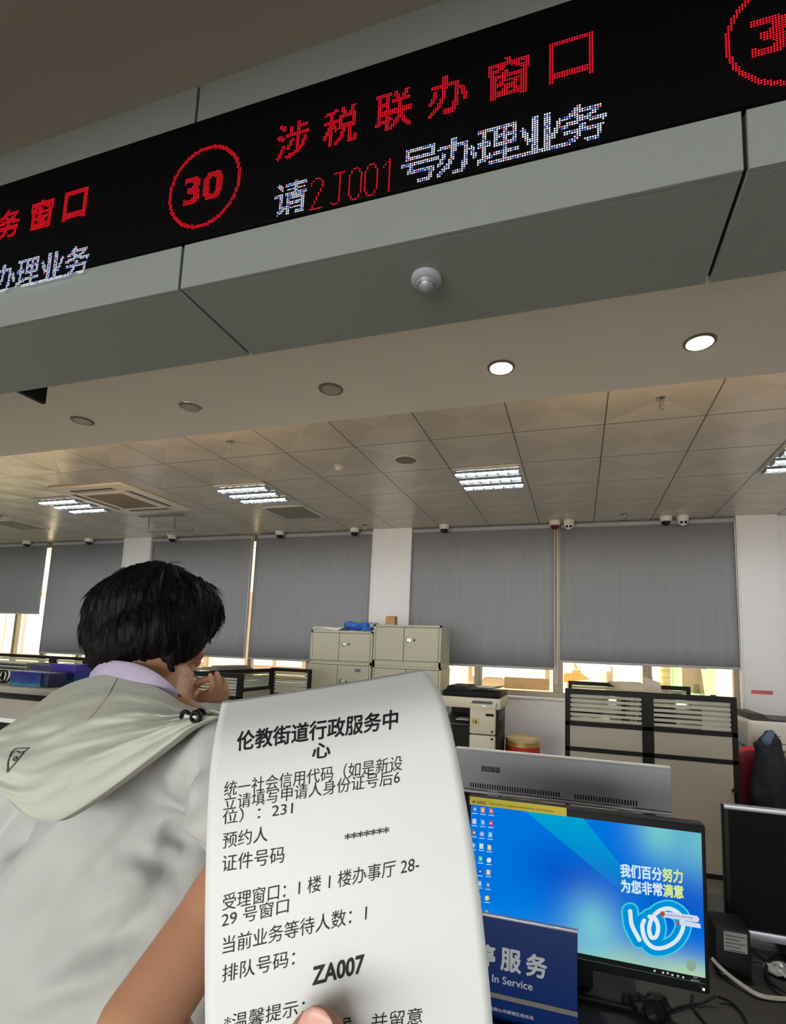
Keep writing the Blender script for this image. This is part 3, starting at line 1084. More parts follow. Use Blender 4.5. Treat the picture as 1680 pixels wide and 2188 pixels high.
# ------------------------------------------------------------------ cubicle partitions
def screen(lab, x0, x1, y, top, bays, glass_z, mids, low, posts, thick=0.04, axis='X', group='black framed cubicle partitions'):
    """frame with a striped glass upper pane and fabric panels below; axis Y turns it into a run in depth (x0,x1 are then y values, y is x)"""
    def B(m, a0, a1, b0, b1, z0, z1, bev=0.0):
        if axis == 'X':
            m.box(a0, a1, b0, b1, z0, z1, bev, 1)
        else:
            m.box(b0, b1, a0, a1, z0, z1, bev, 1)
    mid = ((x0 + x1) / 2, y, 0) if axis == 'X' else (y, (x0 + x1) / 2, 0)
    t = thing('cubicle_partition', lab, 'partition', mid, 0, group)
    f = MB()
    h = thick / 2
    B(f, x0, x1, y - h, y + h, top - 0.035, top, 0.003)
    for p0, p1 in posts:
        B(f, p0, p1, y - h, y + h, low, top - 0.03, 0.003)
    for z in mids:
        B(f, x0, x1, y - h, y + h, z - 0.014, z + 0.014, 0.002)
    f.obj('frame', M['blackframe'], t)
    for a, b in bays:
        p = MB()
        B(p, a, b, y - 0.003, y + 0.003, glass_z, top - 0.034)
        p = p.obj('glass_pane', M['glass'], t)
        s = MB()
        n = 6
        H = top - 0.034 - glass_z
        for k in range(n):
            z = glass_z + H * (k + 0.25) / n
            B(s, a, b, y - 0.0042, y - 0.0032, z, z + H * 0.62 / n)
        s.obj('frosted_stripes', M['stripe'], p)
        zz = [low] + sorted([z for z in mids if z < glass_z + 0.01])
        for z0, z1 in zip(zz, zz[1:]):
            q = MB()
            B(q, a, b, y - 0.014, y + 0.014, z0 + 0.01, z1 - 0.01)
            q.obj('fabric_panel', M['panel'] if z1 > 0.82 else M['panel_dark'], t)
    return t


YP = 3.75
xa, xb = at(1208, 1474, YP).x, at(1573, 1493, YP).x
ztop = at(1390, 1480, YP).z
m0, m1 = at(1371, 1500, YP).x, at(1396, 1500, YP).x
zg, zr = at(1390, 1557, YP).z, at(1390, 1613, YP).z
screen('wide partition in front of the right cubicle, two striped panes and grey panels', xa, xb, YP, ztop, ((xa + 0.03, m0), (m1, xb - 0.03)), zg + 0.012, (zg, zr, 0.16), 0.02,
       ((xa, xa + 0.032), (m0, m1), (xb - 0.032, xb)))
YP2 = 5.05
xc, xd = at(1215, 1455, YP2).x, at(1475, 1468, YP2).x
zt2 = at(1345, 1461, YP2).z
xe = at(1334, 1461, YP2).x
screen('rear partition of the right cubicle, close to the window sill', xc, xd, YP2, zt2, ((xc + 0.03, xe - 0.02), (xe + 0.02, xd - 0.03)), zt2 - 0.27, (zt2 - 0.28, 0.1), 0.02,
       ((xc, xc + 0.03), (xe - 0.025, xe + 0.025), (xd - 0.03, xd)))
xs = (m0 + m1) / 2 - 0.02
screen('side partition with striped glass between the two right workstations', YP + 0.022, YP2 - 0.022, xs, ztop - 0.03, ((YP + 0.06, YP2 - 0.06),), ztop - 0.30, (ztop - 0.31, 0.1), 0.02,
       ((YP + 0.022, YP + 0.05), (YP2 - 0.05, YP2 - 0.022)), axis='Y')
# papers lying on the side partition, clip and folded sheet
t = thing('paper_pile', 'cream papers draped over the side partition of the right cubicle', 'papers', (xs, 4.6, ztop - 0.029))
m = MB()
for k in range(3):
    m.prism([(xs - 0.10 + 0.012 * k, 4.25 + 0.05 * k, ztop - 0.029 + 0.006 * k), (xs + 0.08 + 0.012 * k, 4.25, ztop - 0.029 + 0.006 * k), (xs + 0.10, 4.9, ztop + 0.0 + 0.006 * k), (xs - 0.16, 4.9 - 0.04 * k, ztop + 0.0 + 0.006 * k)], (0, 0, 0.005))
m.obj('sheets', mat('cream_paper', (214, 205, 178), 0.85, var=0.03), t)
c = at(1395, 1472, 4.18)
t = thing('paper_sheet', 'upright folded white sheet leaning on the right cubicle partition', 'papers', (c.x, 4.18, ztop - 0.02))
m = MB()
m.prism([(c.x - 0.055, 4.16, ztop - 0.028), (c.x + 0.06, 4.17, ztop - 0.028), (c.x + 0.055, 4.21, c.z + 0.045), (c.x - 0.06, 4.20, c.z + 0.085)], (0, 0.004, 0))
m.obj('sheet', mat('grey_white_paper', (190, 186, 176), 0.85, var=0.03), t)

# desks inside the right cubicle
for x0, x1, lab in ((xa + 0.05, xs - 0.03, 'grey cubicle desk seen through the left striped pane'), (xs + 0.03, xb - 0.02, 'grey cubicle desk seen through the right striped pane')):
    t = thing('cubicle_desk', lab, 'desk', ((x0 + x1) / 2, 4.5, 0))
    MB().box(x0, x1, YP + 0.16, YP2 - 0.05, 0.70, 0.73, 0.004).obj('top', M['greymetal'], t)
    for x, y in ((x0 + 0.05, 3.98), (x1 - 0.05, 3.98), (x0 + 0.05, 4.9), (x1 - 0.05, 4.9)):
        MB().box(x - 0.02, x + 0.02, y - 0.02, y + 0.02, 0, 0.70).obj('leg', M['blackframe'], t)
c = at(1265, 1530, 4.3)
t = thing('desk_phone', 'pale phone handset seen through the left striped pane', 'phone', (c.x, 4.3, 0.73))
MB().box(c.x - 0.09, c.x + 0.09, 4.22, 4.40, 0.73, 0.78, 0.01).obj('base', M['blackplastic'], t)
limbm = MB()
capsule(limbm, (c.x - 0.085, 4.3, 0.80), (c.x + 0.085, 4.3, 0.80), 0.018)
limbm.obj('handset', M['whiteplastic'], t)
c = at(1430, 1530, 4.6)
t = thing('desk_monitor', 'dark monitor behind the right striped pane of the cubicle', 'monitor', (c.x, 4.62, 0.73))
MB().box(c.x - 0.1, c.x + 0.1, 4.55, 4.70, 0.73, 0.745, 0.003).box(c.x - 0.02, c.x + 0.02, 4.62, 4.65, 0.74, 0.86).obj('stand', M['blackplastic'], t)
MB().box(c.x - 0.23, c.x + 0.23, 4.59, 4.62, 0.82, 1.08, 0.005).obj('screen', M['blackplastic'], t)

# left and centre workstations
YA = 3.6
a0, a1 = at(150, 1430, YA).x, at(520, 1440, YA).x
zA = at(470, 1437, YA).z
zAb = at(495, 1491, YA).z
screen('partition with striped glass right behind the raised hand', a0, a1, YA, zA, ((a0 + 0.03, a1 - 0.9), (a1 - 0.87, a1 - 0.035)), zAb + 0.012, (zAb, 0.5, 0.1), 0.02,
       ((a0, a0 + 0.03), (a1 - 0.9, a1 - 0.87), (a1 - 0.042, a1)))
YCn = 4.75
bx = a1 + 0.0
c0, c1 = at(590, 1427, YCn).x, at(662, 1430, YCn).x
zC = at(620, 1428, YCn).z
screen('side partition running back from the post by the raised hand', YA + 0.03, YCn - 0.022, c0 - 0.03, zA - 0.002, ((YA + 0.06, YCn - 0.06),), zAb + 0.01, (zAb, 0.1), 0.02,
       ((YA + 0.03, YA + 0.06), (YCn - 0.05, YCn - 0.022)), axis='Y')
screen('short striped partition left of the steel cabinets', c0 - 0.05, c1 + 0.02, YCn, zC, ((c0 - 0.02, c1 - 0.01),), zC - 0.26, (zC - 0.27, 0.1), 0.02,
       ((c0 - 0.05, c0 - 0.01), (c1 - 0.01, c1 + 0.02)))
YL = 4.6
l0, l1 = at(-60, 1402, YL).x, at(190, 1405, YL).x
zL = at(120, 1402, YL).z
lp = (at(107, 1415, YL).x, at(121, 1415, YL).x)
screen('far left partition below the half open blind', l0, l1, YL, zL, ((l0 + 0.03, lp[0]), (lp[1], l1 - 0.06)), zL - 0.28, (zL - 0.29, 0.1), 0.02,
       ((l0, l0 + 0.03), lp, (l1 - 0.07, l1)))
# papers along the top of the side partition
c = at(545, 1425, 4.3)
t = thing('folder_stack', 'grey folders lying along the partition left of the steel cabinets', 'folders', (c0 - 0.05, 4.2, zA))
m = MB()
for k in range(3):
    m.box(c0 - 0.22 + 0.03 * k, c0 + 0.0 - 0.02 * k, 3.75 + 0.1 * k, 4.35, zA + 0.001 + 0.012 * k, zA + 0.011 + 0.012 * k, 0.002, 1)
m.obj('folders', M['panel_dark'], t)

# left shelf with boxes in front of the far left windows
YS = 2.7
sz = at(60, 1470, YS).z
s0, s1 = at(-120, 1475, YS).x, at(135, 1470, YS).x
t = thing('side_counter', 'grey counter at far left carrying the blue boxes', 'counter', ((s0 + s1) / 2, YS + 0.3, 0))
MB().box(s0, s1, YS, YS + 0.9, sz - 0.045, sz, 0.004).obj('top', M['panel'], t)
MB().box(s0, s1 - 0.02, YS + 0.05, YS + 0.85, 0.0, sz - 0.16).obj('carcass', mat('brown_dark_cabinet', (66, 54, 42), 0.6, var=0.3, scale=9), t)
MB().box(s0, s1 - 0.02, YS + 0.02, YS + 0.85, sz - 0.15, sz - 0.085, 0.002).obj('grey_rail', M['panel_dark'], t)
bluebox = mat('blue_printed_box', (30, 46, 128), 0.4, var=0.0)


def printed_box_mat(name, top, low):
    m = bpy.data.materials.new(name)
    m.use_nodes = True
    nt = m.node_tree
    b = nt.nodes['Principled BSDF']
    b.inputs['Roughness'].default_value = 0.35
    tc = nt.nodes.new('ShaderNodeTexCoord')
    sp_ = nt.nodes.new('ShaderNodeSeparateXYZ')
    n = nt.nodes.new('ShaderNodeTexNoise')
    n.inputs['Scale'].default_value = 7
    n.inputs['Detail'].default_value = 6
    ad_ = nt.nodes.new('ShaderNodeMath')
    ad_.operation = 'MULTIPLY_ADD'
    ad_.inputs[1].default_value = 0.9
    r = nt.nodes.new('ShaderNodeValToRGB')
    e = r.color_ramp.elements
    e[0].position, e[0].color = 0.35, lin(low)
    e[1].position, e[1].color = 0.85, lin(top)
    q = e.new(0.55)
    q.color = lin((24, 70, 140))
    L = nt.links.new
    L(tc.outputs['Generated'], n.inputs[0])
    L(tc.outputs['Generated'], sp_.inputs[0])
    L(sp_.outputs[2], ad_.inputs[0])
    sb = nt.nodes.new('ShaderNodeMath')
    sb.operation = 'MULTIPLY'
    sb.inputs[1].default_value = 0.55
    L(n.outputs['Fac'], sb.inputs[0])
    L(sb.outputs[0], ad_.inputs[2])
    L(ad_.outputs[0], r.inputs[0])
    L(r.outputs[0], b.inputs['Base Color'])
    return m


b0, b1 = at(20, 1450, YS + 0.05), at(84, 1450, YS + 0.05)
zt = at(60, 1436, YS + 0.05).z
t = thing('printed_box', 'dark blue printed box lying in front on the far left counter', 'box', ((b0.x + b1.x) / 2, YS + 0.1, sz))
MB().box(b0.x, b1.x + 0.01, YS + 0.05, YS + 0.2, sz + 0.001, zt, 0.004).obj('carton', printed_box_mat('blue_box_print', (22, 30, 110), (70, 130, 150)), t)
MB().box(b1.x + 0.011, b1.x + 0.07, YS + 0.06, YS + 0.2, sz + 0.001, zt, 0.004).obj('end_flap', mat('dark_navy_print', (30, 30, 70), 0.4, var=0.2), t)
b0, b1 = at(104, 1440, YS + 0.3), at(160, 1440, YS + 0.3)
zt = at(130, 1419, YS + 0.3).z
t = thing('printed_box', 'purple blue box with a green lower edge, behind the front blue box', 'box', ((b0.x + b1.x) / 2, YS + 0.35, sz))
MB().box(b0.x, b1.x, YS + 0.3, YS + 0.46, sz + 0.001, zt, 0.004).obj('carton', printed_box_mat('purple_green_print', (52, 40, 140), (40, 150, 120)), t)
b0, b1 = at(68, 1425, YS + 0.5), at(104, 1425, YS + 0.5)
zt = at(90, 1421, YS + 0.5).z
t = thing('printed_box', 'dull dark box between the paper trays and the purple box', 'box', ((b0.x + b1.x) / 2, YS + 0.55, sz))
MB().box(b0.x - 0.02, b1.x + 0.03, YS + 0.5, YS + 0.62, sz + 0.001, zt, 0.004).obj('carton', mat('dull_indigo_card', (56, 54, 90), 0.5, var=0.15), t)
t = thing('wire_coil', 'black and white coiled cable at the left edge of the far left counter', 'cable', (at(5, 1455, YS + 0.1).x, YS + 0.1, sz))
c = at(5, 1455, YS + 0.12)
m = MB()
m.tube([(c.x + 0.035 * math.cos(a * 0.5) * (1 + 0.1 * math.sin(a)), YS + 0.1 + 0.004 * a * 0.5, sz + 0.053 + 0.045 * math.sin(a * 0.5)) for a in range(0, 26)], 0.006, 6)
m.obj('coil', M['blackplastic'], t)
MB().box(c.x - 0.06, c.x + 0.05, YS + 0.17, YS + 0.175, sz + 0.001, c.z + 0.06).obj('white_card', M['paper'], t)
for k in range(3):
    z0 = at(20, 1431 - 8 * k, YS + 0.6).z
    t = thing('paper_tray', ('lowest', 'middle', 'topmost')[k] + ' flat grey paper tray stacked at far left under the open window', 'paper tray', (at(20, 1425, YS + 0.7).x, YS + 0.7, z0), 0, 'flat paper trays on the far left counter')
    xx0, xx1 = at(-70, 1425, YS + 0.6).x, at(58 - 2 * k, 1425, YS + 0.6).x
    zz = sz + 0.001 + 0.032 * k if False else z0
    MB().box(xx0, xx1, YS + 0.6, YS + 0.85, z0 - 0.012, z0 - 0.004, 0.002, 1).box(xx1 - 0.008, xx1, YS + 0.6, YS + 0.85, z0 - 0.022, z0 - 0.004).obj('tray', M['panel_dark'], t)
    MB().box(xx0, xx1 - 0.02, YS + 0.62, YS + 0.83, z0 - 0.004, z0 + 0.001).obj('paper', M['paper'], t)

# white ledge nearer, cut by the left edge
YW2 = 1.7
c = at(10, 1538, YW2)
t = thing('white_ledge', 'white desk ledge at the left edge beside the jacket shoulder', 'desk', (c.x - 0.3, YW2 + 0.25, 0))
MB().box(c.x - 1.2, c.x + 0.15, YW2, YW2 + 0.5, c.z - 0.012, c.z + 0.008, 0.002).obj('top', M['whiteplastic'], t)
MB().box(c.x - 1.18, c.x + 0.12, YW2 + 0.04, YW2 + 0.46, 0, c.z - 0.012).obj('carcass', M['blackframe'], t)

# ------------------------------------------------------------------ printer, chair, jacket at the right edge
YPR = 4.3
p0 = at(1597, 1530, YPR)
pz0, pz1 = at(1620, 1603, YPR).z, at(1640, 1541, YPR).z
t = thing('printer', 'white printer with a dark top at the right edge', 'printer', (p0.x + 0.25, YPR + 0.2, pz0))
MB().box(p0.x, p0.x + 0.5, YPR, YPR + 0.42, pz0, pz1, 0.03, 3).obj('housing', M['whiteplastic'], t)
MB().prism([(p0.x + 0.03, YPR + 0.02, pz1 - 0.01), (p0.x + 0.03, YPR + 0.02, pz1 + 0.045), (p0.x + 0.10, YPR + 0.02, pz1 + 0.045), (p0.x + 0.15, YPR + 0.02, pz1 + 0.012), (p0.x + 0.48, YPR + 0.02, pz1 + 0.008), (p0.x + 0.48, YPR + 0.02, pz1 - 0.01)], (0, 0.38, 0)).obj('top_cover', M['darkgrey'], t)
MB().box(p0.x + 0.07, p0.x + 0.5, YPR - 0.004, YPR + 0.01, pz0 + 0.05, pz0 + 0.055).box(p0.x + 0.15, p0.x + 0.2, YPR - 0.003, YPR + 0.01, pz1 - 0.10, pz1 - 0.096).obj('panel_seam', M['darkgrey'], t)
t = thing('printer_table', 'pale low cabinet carrying the white printer at the right edge', 'cabinet', (p0.x + 0.3, YPR + 0.2, 0))
MB().box(p0.x + 0.02, p0.x + 0.75, YPR - 0.05, YPR + 0.45, 0.0, pz0 - 0.002, 0.004).obj('body', M['panel'], t)
m = MB()
for k in range(6):
    m.box(p0.x + 0.05, p0.x + 0.72, YPR - 0.053, YPR - 0.049, 0.06 + k * 0.1, 0.065 + k * 0.1)
m.obj('drawer_gap', M['cab_edge'], t)

s0, s1 = at(1606, 1474, 6.09), at(1653, 1485, 6.09)
t = thing('wall_notice', 'small red notice strip with writing on the white wall above the printer', 'notice', (s0.x, 6.097, s0.z))
MB().box(s0.x, s1.x, 6.094, 6.0985, s1.z, s0.z, 0).obj('strip', mat('pale_red_paper', (208, 118, 118), 0.7, var=0.1, scale=80), t)
m = MB()
text_on(m, '人走关灯请勿吸烟', (s0.x + 0.008, 6.0932, s1.z + 0.008), (s1.x - s0.x - 0.016, 0, 0), (0, 0, s0.z - s1.z - 0.016), 0.01)
m.obj('writing', mat('red_ink', (160, 40, 48), 0.7, var=0), t)

YCH = 3.98
cc = at(1592, 1640, YCH)
t = thing('office_chair', 'maroon office chair with a dark jacket over its back at right', 'chair', (cc.x + 0.12, YCH + 0.2, 0))
m = MB()
vs, fs = [], []
n = 14
zt0, zt1 = at(1592, 1690, YCH).z, at(1592, 1608, YCH).z
hw = 0.22
cxm = cc.x + 0.12
for i in range(n + 1):
    for j in range(9):
        u, v = i / n * 2 - 1, j / 8
        z = zt0 - 0.25 + (zt1 - zt0 + 0.25) * v * (1 - 0.16 * u * u)
        vs.append((cxm + u * hw, YCH + 0.10 * u * u * -1 + 0.05 * v + 0.1, z))
for i in range(n):
    for j in range(8):
        a = i * 9 + j
        fs.append((a, a + 9, a + 10, a + 1))
o = m.geo(vs, fs).obj('backrest', M['maroon'], t)
sd = o.modifiers.new('thickness', 'SOLIDIFY')
sd.thickness = 0.035
MB().box(cxm - hw, cxm + hw, YCH - 0.4, YCH + 0.02, 0.44, 0.52, 0.03, 3).obj('seat', M['maroon'], t)
MB().tube([(cxm - hw - 0.02, YCH - 0.1, 0.50), (cxm - hw - 0.03, YCH - 0.1, 0.66), (cxm - hw - 0.02, YCH - 0.32, 0.68), (cxm - hw - 0.02, YCH - 0.34, 0.5)], 0.016, 8).obj('armrest', M['blackplastic'], t)
MB().tube([(cxm + hw + 0.02, YCH - 0.1, 0.50), (cxm + hw + 0.03, YCH - 0.1, 0.66), (cxm + hw + 0.02, YCH - 0.32, 0.68), (cxm + hw + 0.02, YCH - 0.34, 0.5)], 0.016, 8).obj('armrest', M['blackplastic'], t)
MB().box(cxm - 0.03, cxm + 0.03, YCH + 0.1, YCH + 0.13, 0.42, zt0, 0.005).obj('back_support', M['blackplastic'], t)
MB().cyl((cxm, YCH - 0.18, 0.08), (cxm, YCH - 0.18, 0.44), 0.028).obj('column', M['chrome'], t)
for k in range(5):
    a = k * 2 * math.pi / 5 + 0.3
    e = Vector((cxm + 0.28 * math.cos(a), YCH - 0.18 + 0.28 * math.sin(a), 0.065))
    l = MB().tube([(cxm, YCH - 0.18, 0.1), e], [0.025, 0.016], 8).obj('leg', M['blackplastic'], t)
    MB().cyl(e - Vector((0.012, 0, 0.037)), e + Vector((0.012, 0, -0.037)), 0.028, n=14).obj('caster', M['blackplastic'], l)

c = at(1606, 1600, YCH + 0.13)
o = MB().sphere((c.x, YCH + 0.155, c.z - 0.10), 1, 24, 14, (0.095, 0.025, 0.115)).obj('back_cushion', M['pinkred'], t)
o['label'] = 'coral red cushion tucked behind the backrest'

t = thing('hanging_jacket', 'dark navy jacket hung over the back of the maroon chair', 'jacket', (at(1650, 1650, YCH - 0.08).x, YCH, 0.6))
m = MB()
pj = lambda x, y, d=0.0: at(x, y, YCH - 0.03 + d)
capsule(m, pj(1647, 1572), pj(1645, 1590), 0.038, 0.064)
capsule(m, pj(1645, 1590), pj(1648, 1660), 0.064, 0.108)
capsule(m, pj(1648, 1660), pj(1652, 1730), 0.108, 0.127)
capsule(m, pj(1636, 1600), pj(1620, 1592, -0.02), 0.038, 0.025)
capsule(m, pj(1640, 1610), pj(1630, 1700, -0.03), 0.051, 0.076)
capsule(m, pj(1660, 1640), pj(1678, 1740, -0.03), 0.051, 0.070)
me = eval_remesh(m, 0.012, 6)
for v in me.vertices:
    p = v.co
    v.co += v.normal * (noise.noise(Vector((p.x * 30, p.y * 30, p.z * 7))) * 0.014)
mesh_obj(me, 'jacket_body', M['navy'], t)
m = MB()
capsule(m, pj(1648, 1566, -0.015), pj(1640, 1583, -0.03), 0.021, 0.034)
me = eval_remesh(m, 0.007, 3)
mesh_obj(me, 'collar_lining', M['denim'], t)

# ------------------------------------------------------------------ counter desk in front
DZ = 0.715
t = thing('counter_desk', 'dark cluttered staff desk under the two monitors', 'desk', (0.8, 1.4, 0))
MB().box(-0.42, 2.4, 0.80, 1.98, DZ - 0.03, DZ, 0.004).obj('top', M['desk'], t)
MB().box(-0.40, 2.38, 1.90, 1.93, 0.05, DZ - 0.03).obj('rear_panel', M['panel_dark'], t)
for x in (-0.38, 0.95, 2.34):
    MB().box(x, x + 0.03, 0.85, 1.9, 0, DZ - 0.03).obj('side_panel', M['panel_dark'], t)

# desk screen with vents and a barcode sticker
YD2 = 1.9
d0, d1 = at(972, 1597, YD2), at(1436, 1640, YD2)
dzb = at(1200, 1712, YD2).z
t = thing('desk_screen', 'light grey metal desk screen with a barcode sticker behind the lit monitor', 'desk screen', ((d0.x + d1.x) / 2, YD2, DZ))
zt = (d0.z + d1.z) / 2
MB().box(d0.x, d1.x, YD2, YD2 + 0.022, dzb + 0.004, zt, 0.008, 2).obj('panel', M['greymetal'], t)
MB().box(d0.x + 0.004, d1.x - 0.004, YD2 - 0.0005, YD2 + 0.0225, zt - 0.004, zt + 0.0015, 0.001).obj('top_cap', M['whiteplastic'], t)
m = MB()
n = 64
for k in range(n):
    if 36 <= k <= 40:
        continue
    x = d0.x + 0.06 + (d1.x - d0.x - 0.16) * k / n
    m.box(x, x + 0.004, YD2 - 0.001, YD2 + 0.003, dzb + 0.012, dzb + 0.028)
m.obj('vent_slot', M['gap'], t)
MB().box(d0.x + 0.01, d1.x - 0.0, YD2 - 0.012, YD2 + 0.025, dzb - 0.004, dzb + 0.004, 0.001).obj('lower_lip', M['silver'], t)
q0, q1 = at(1028, 1637, YD2 - 0.001), at(1071, 1650, YD2 - 0.001)
st = MB().box(q0.x, q1.x, YD2 - 0.0012, YD2 + 0.0005, q1.z - 0.010, q0.z + 0.004).obj('barcode_sticker', mat('sticker_grey', (168, 168, 170), 0.6, var=0), t)
m = MB()
x = q0.x + 0.002
while x < q1.x - 0.004:
    w_ = rng.choice((0.0008, 0.0014, 0.002))
    m.box(x, x + w_, YD2 - 0.0018, YD2 - 0.001, q1.z - 0.004, q0.z + 0.002)
    x += w_ + rng.choice((0.0007, 0.0012))
m.obj('barcode', M['gap'], st)
for x in (d0.x + 0.14, d1.x - 0.14):
    MB().box(x - 0.02, x + 0.02, YD2 + 0.002, YD2 + 0.02, DZ + 0.001, dzb + 0.01).box(x - 0.05, x + 0.05, YD2 - 0.03, YD2 + 0.05, DZ + 0.0005, DZ + 0.008).obj('support', M['silver'], t)

# lit monitor
YM = 1.27
o_tl, o_tr, o_br = at(997, 1705, YM), at(1506, 1759, YM), at(1521, 2129, YM)
mx0, mx1, mz1, mz0 = o_tl.x, (o_tr.x + o_br.x) / 2, (o_tl.z + o_tr.z) / 2, o_br.z
t = thing('monitor', 'lit monitor with a bright blue desktop screen', 'monitor', ((mx0 + mx1) / 2, YM + 0.05, DZ))
MB().box(mx0, mx1, YM, YM + 0.035, mz0, mz1, 0.006, 2).obj('bezel', M['blackplastic'], t)
sx0, sx1 = at(1007, 1723, YM).x, at(1495, 1775, YM).x + 0.003
sz1, sz0 = mz1 - 0.017, at(1512, 2103, YM).z


def wallpaper():
    m = bpy.data.materials.new('desktop_wallpaper_light')
    m.use_nodes = True
    nt = m.node_tree
    nt.nodes.clear()
    N, L = nt.nodes.new, nt.links.new
    tc = N('ShaderNodeTexCoord')
    sp_ = N('ShaderNodeSeparateXYZ')
    L(tc.outputs['Generated'], sp_.inputs[0])

    def mth(op, a, c=None):
        n = N('ShaderNodeMath')
        n.operation = op
        for k, v in enumerate((a, c)):
            if v is None:
                continue
            if isinstance(v, (int, float)):
                n.inputs[k].default_value = v
            else:
                L(v, n.inputs[k])
        return n.outputs[0]
    u, v = sp_.outputs[0], sp_.outputs[2]

    def blob(u0, v0, su, sv, ang=0.0):
        du, dv = mth('SUBTRACT', u, u0), mth('SUBTRACT', v, v0)
        c, s_ = math.cos(ang), math.sin(ang)
        a = mth('ADD', mth('MULTIPLY', du, c), mth('MULTIPLY', dv, s_))
        b = mth('SUBTRACT', mth('MULTIPLY', dv, c), mth('MULTIPLY', du, s_))
        q = mth('ADD', mth('POWER', mth('ABSOLUTE', mth('DIVIDE', a, su)), 2), mth('POWER', mth('ABSOLUTE', mth('DIVIDE', b, sv)), 2))
        return mth('POWER', 2.718, mth('MULTIPLY', q, -1))
    # a flat teal fold: between two slanted lines from the top edge
    l1 = mth('ADD', mth('MULTIPLY', mth('SUBTRACT', u, 0.26), 1.15), mth('SUBTRACT', v, 1.0))
    l2 = mth('ADD', mth('MULTIPLY', mth('SUBTRACT', u, 0.52), 1.9), mth('SUBTRACT', v, 1.0))
    fold = mth('MULTIPLY', mth('MULTIPLY', mth('GREATER_THAN', l1, 0.0), mth('LESS_THAN', l2, 0.0)), mth('MULTIPLY', mth('MAXIMUM', mth('SUBTRACT', v, 0.42), 0), 1.3))
    cur = None
    for fac, colr in ((None, (0, 118, 226)), (blob(0.5, 0.55, 0.26, 0.2, -0.7), (0, 84, 204)), (fold, (0, 176, 206)), (blob(0.95, 0.55, 0.2, 0.22), (0, 86, 206)),
                      (blob(0.84, 1.0, 0.10, 0.22), (120, 205, 205)), (blob(1.0, 0.95, 0.12, 0.25), (110, 190, 205)), (blob(0.62, -0.02, 0.24, 0.17), (176, 216, 176)), (blob(0.95, 0.03, 0.2, 0.12), (176, 216, 176)),
                      (blob(0.56, 0.22, 0.11, 0.24), (120, 200, 215)), (blob(0.2, 0.05, 0.2, 0.2), (0, 140, 232))):
        if cur is None:
            c = N('ShaderNodeRGB')
            c.outputs[0].default_value = lin(colr)
            cur = c.outputs[0]
            continue
        x = N('ShaderNodeMix')
        x.data_type = 'RGBA'
        L(fac, x.inputs[0])
        L(cur, x.inputs[6])
        x.inputs[7].default_value = lin(colr)
        cur = x.outputs[2]
    e = N('ShaderNodeEmission')
    L(cur, e.inputs[0])
    e.inputs[1].default_value = 0.80
    o = N('ShaderNodeOutputMaterial')
    L(e.outputs[0], o.inputs[0])
    return m


scr = MB().box(sx0, sx1, YM - 0.0012, YM + 0.002, sz0, sz1).obj('screen', wallpaper(), t)
YI = YM - 0.0016
sp2 = lambda x, y, d=0.0: at(x, y, YI - d)


def flat(pts, d=0.0):
    return [sp2(x, y, d) for x, y in pts]


def stroke(mb, pts, w, d, n=10):
    """flat round-ended ribbon along pixel path"""
    P = [Vector((x, y, 0)) for x, y in pts]
    Q = []
    k = len(P) * 6
    for i in range(k + 1):
        Q.append(catmull(P, i / k))
    L_, R_ = [], []
    for i, p in enumerate(Q):
        tg = (Q[min(i + 1, k)] - Q[max(i - 1, 0)]).normalized()
        nn = Vector((-tg.y, tg.x, 0)) * w / 2
        L_.append(p + nn)
        R_.append(p - nn)
    for i in range(k):
        mb.poly([sp2(q.x, q.y, d) for q in (L_[i], L_[i + 1], R_[i + 1], R_[i])])
    for c in (Q[0], Q[-1]):
        mb.poly([sp2(c.x + w / 2 * math.cos(a * math.pi / 8), c.y + w / 2 * math.sin(a * math.pi / 8), d - 0.00002) for a in range(16)])


def lit(rgb, s_=0.80):
    key = 'screen_light_%d_%d_%d' % rgb
    return bpy.data.materials.get(key) or emat(key, rgb, s_)


cr = lambda x, y: (980 + x / 3.0, 1680 + y / 3.0)
pA = [cr(1100, 800), cr(1112, 890), cr(1160, 985)]
pB = [cr(*q) for q in ((1190, 860), (1178, 905), (1200, 985), (1255, 1035), (1330, 1030), (1400, 985), (1440, 905), (1425, 830), (1355, 785), (1285, 800), (1240, 850), (1222, 915), (1237, 968), (1268, 962), (1280, 905), (1262, 850), (1225, 835))]
for w_, colr, d in ((38, (70, 205, 225), 0.0001), (31, (0, 148, 222), 0.0002), (9, (226, 236, 246), 0.0003)):
    m = MB()
    stroke(m, pA, w_, d)
    stroke(m, pB, w_, d + 0.00005)
    if w_ == 28:
        c = cr(1320, 910)
        m.poly([sp2(c[0] + 30 * math.cos(a * 0.3927), c[1] + 34 * math.sin(a * 0.3927), d) for a in range(16)])
    m.obj('hundred_emblem', lit(colr), scr, flat=True)
m = MB()
text_on(m, '我们百分', sp2(1327, 1873), sp2(1415, 1882) - sp2(1327, 1873), sp2(1326, 1846) - sp2(1327, 1873), 0.035)
text_on(m, '为您非常', sp2(1328, 1906), sp2(1416, 1915) - sp2(1328, 1906), sp2(1327, 1879) - sp2(1328, 1906), 0.035)
m.obj('slogan_text', lit((206, 232, 246)), scr, flat=True)
m = MB()
text_on(m, '努力', sp2(1417, 1883), sp2(1459, 1887) - sp2(1417, 1883), sp2(1416, 1855) - sp2(1417, 1883), 0.035)
text_on(m, '满意', sp2(1418, 1916), sp2(1461, 1920) - sp2(1418, 1916), sp2(1417, 1889) - sp2(1418, 1916), 0.035)
m.obj('slogan_text', lit((214, 236, 150)), scr, flat=True)
m = MB()
m.poly(flat([(1416, 1947), (1490, 1957), (1495, 1963), (1493, 1970), (1488, 1971), (1414, 1959)], 0.0006))
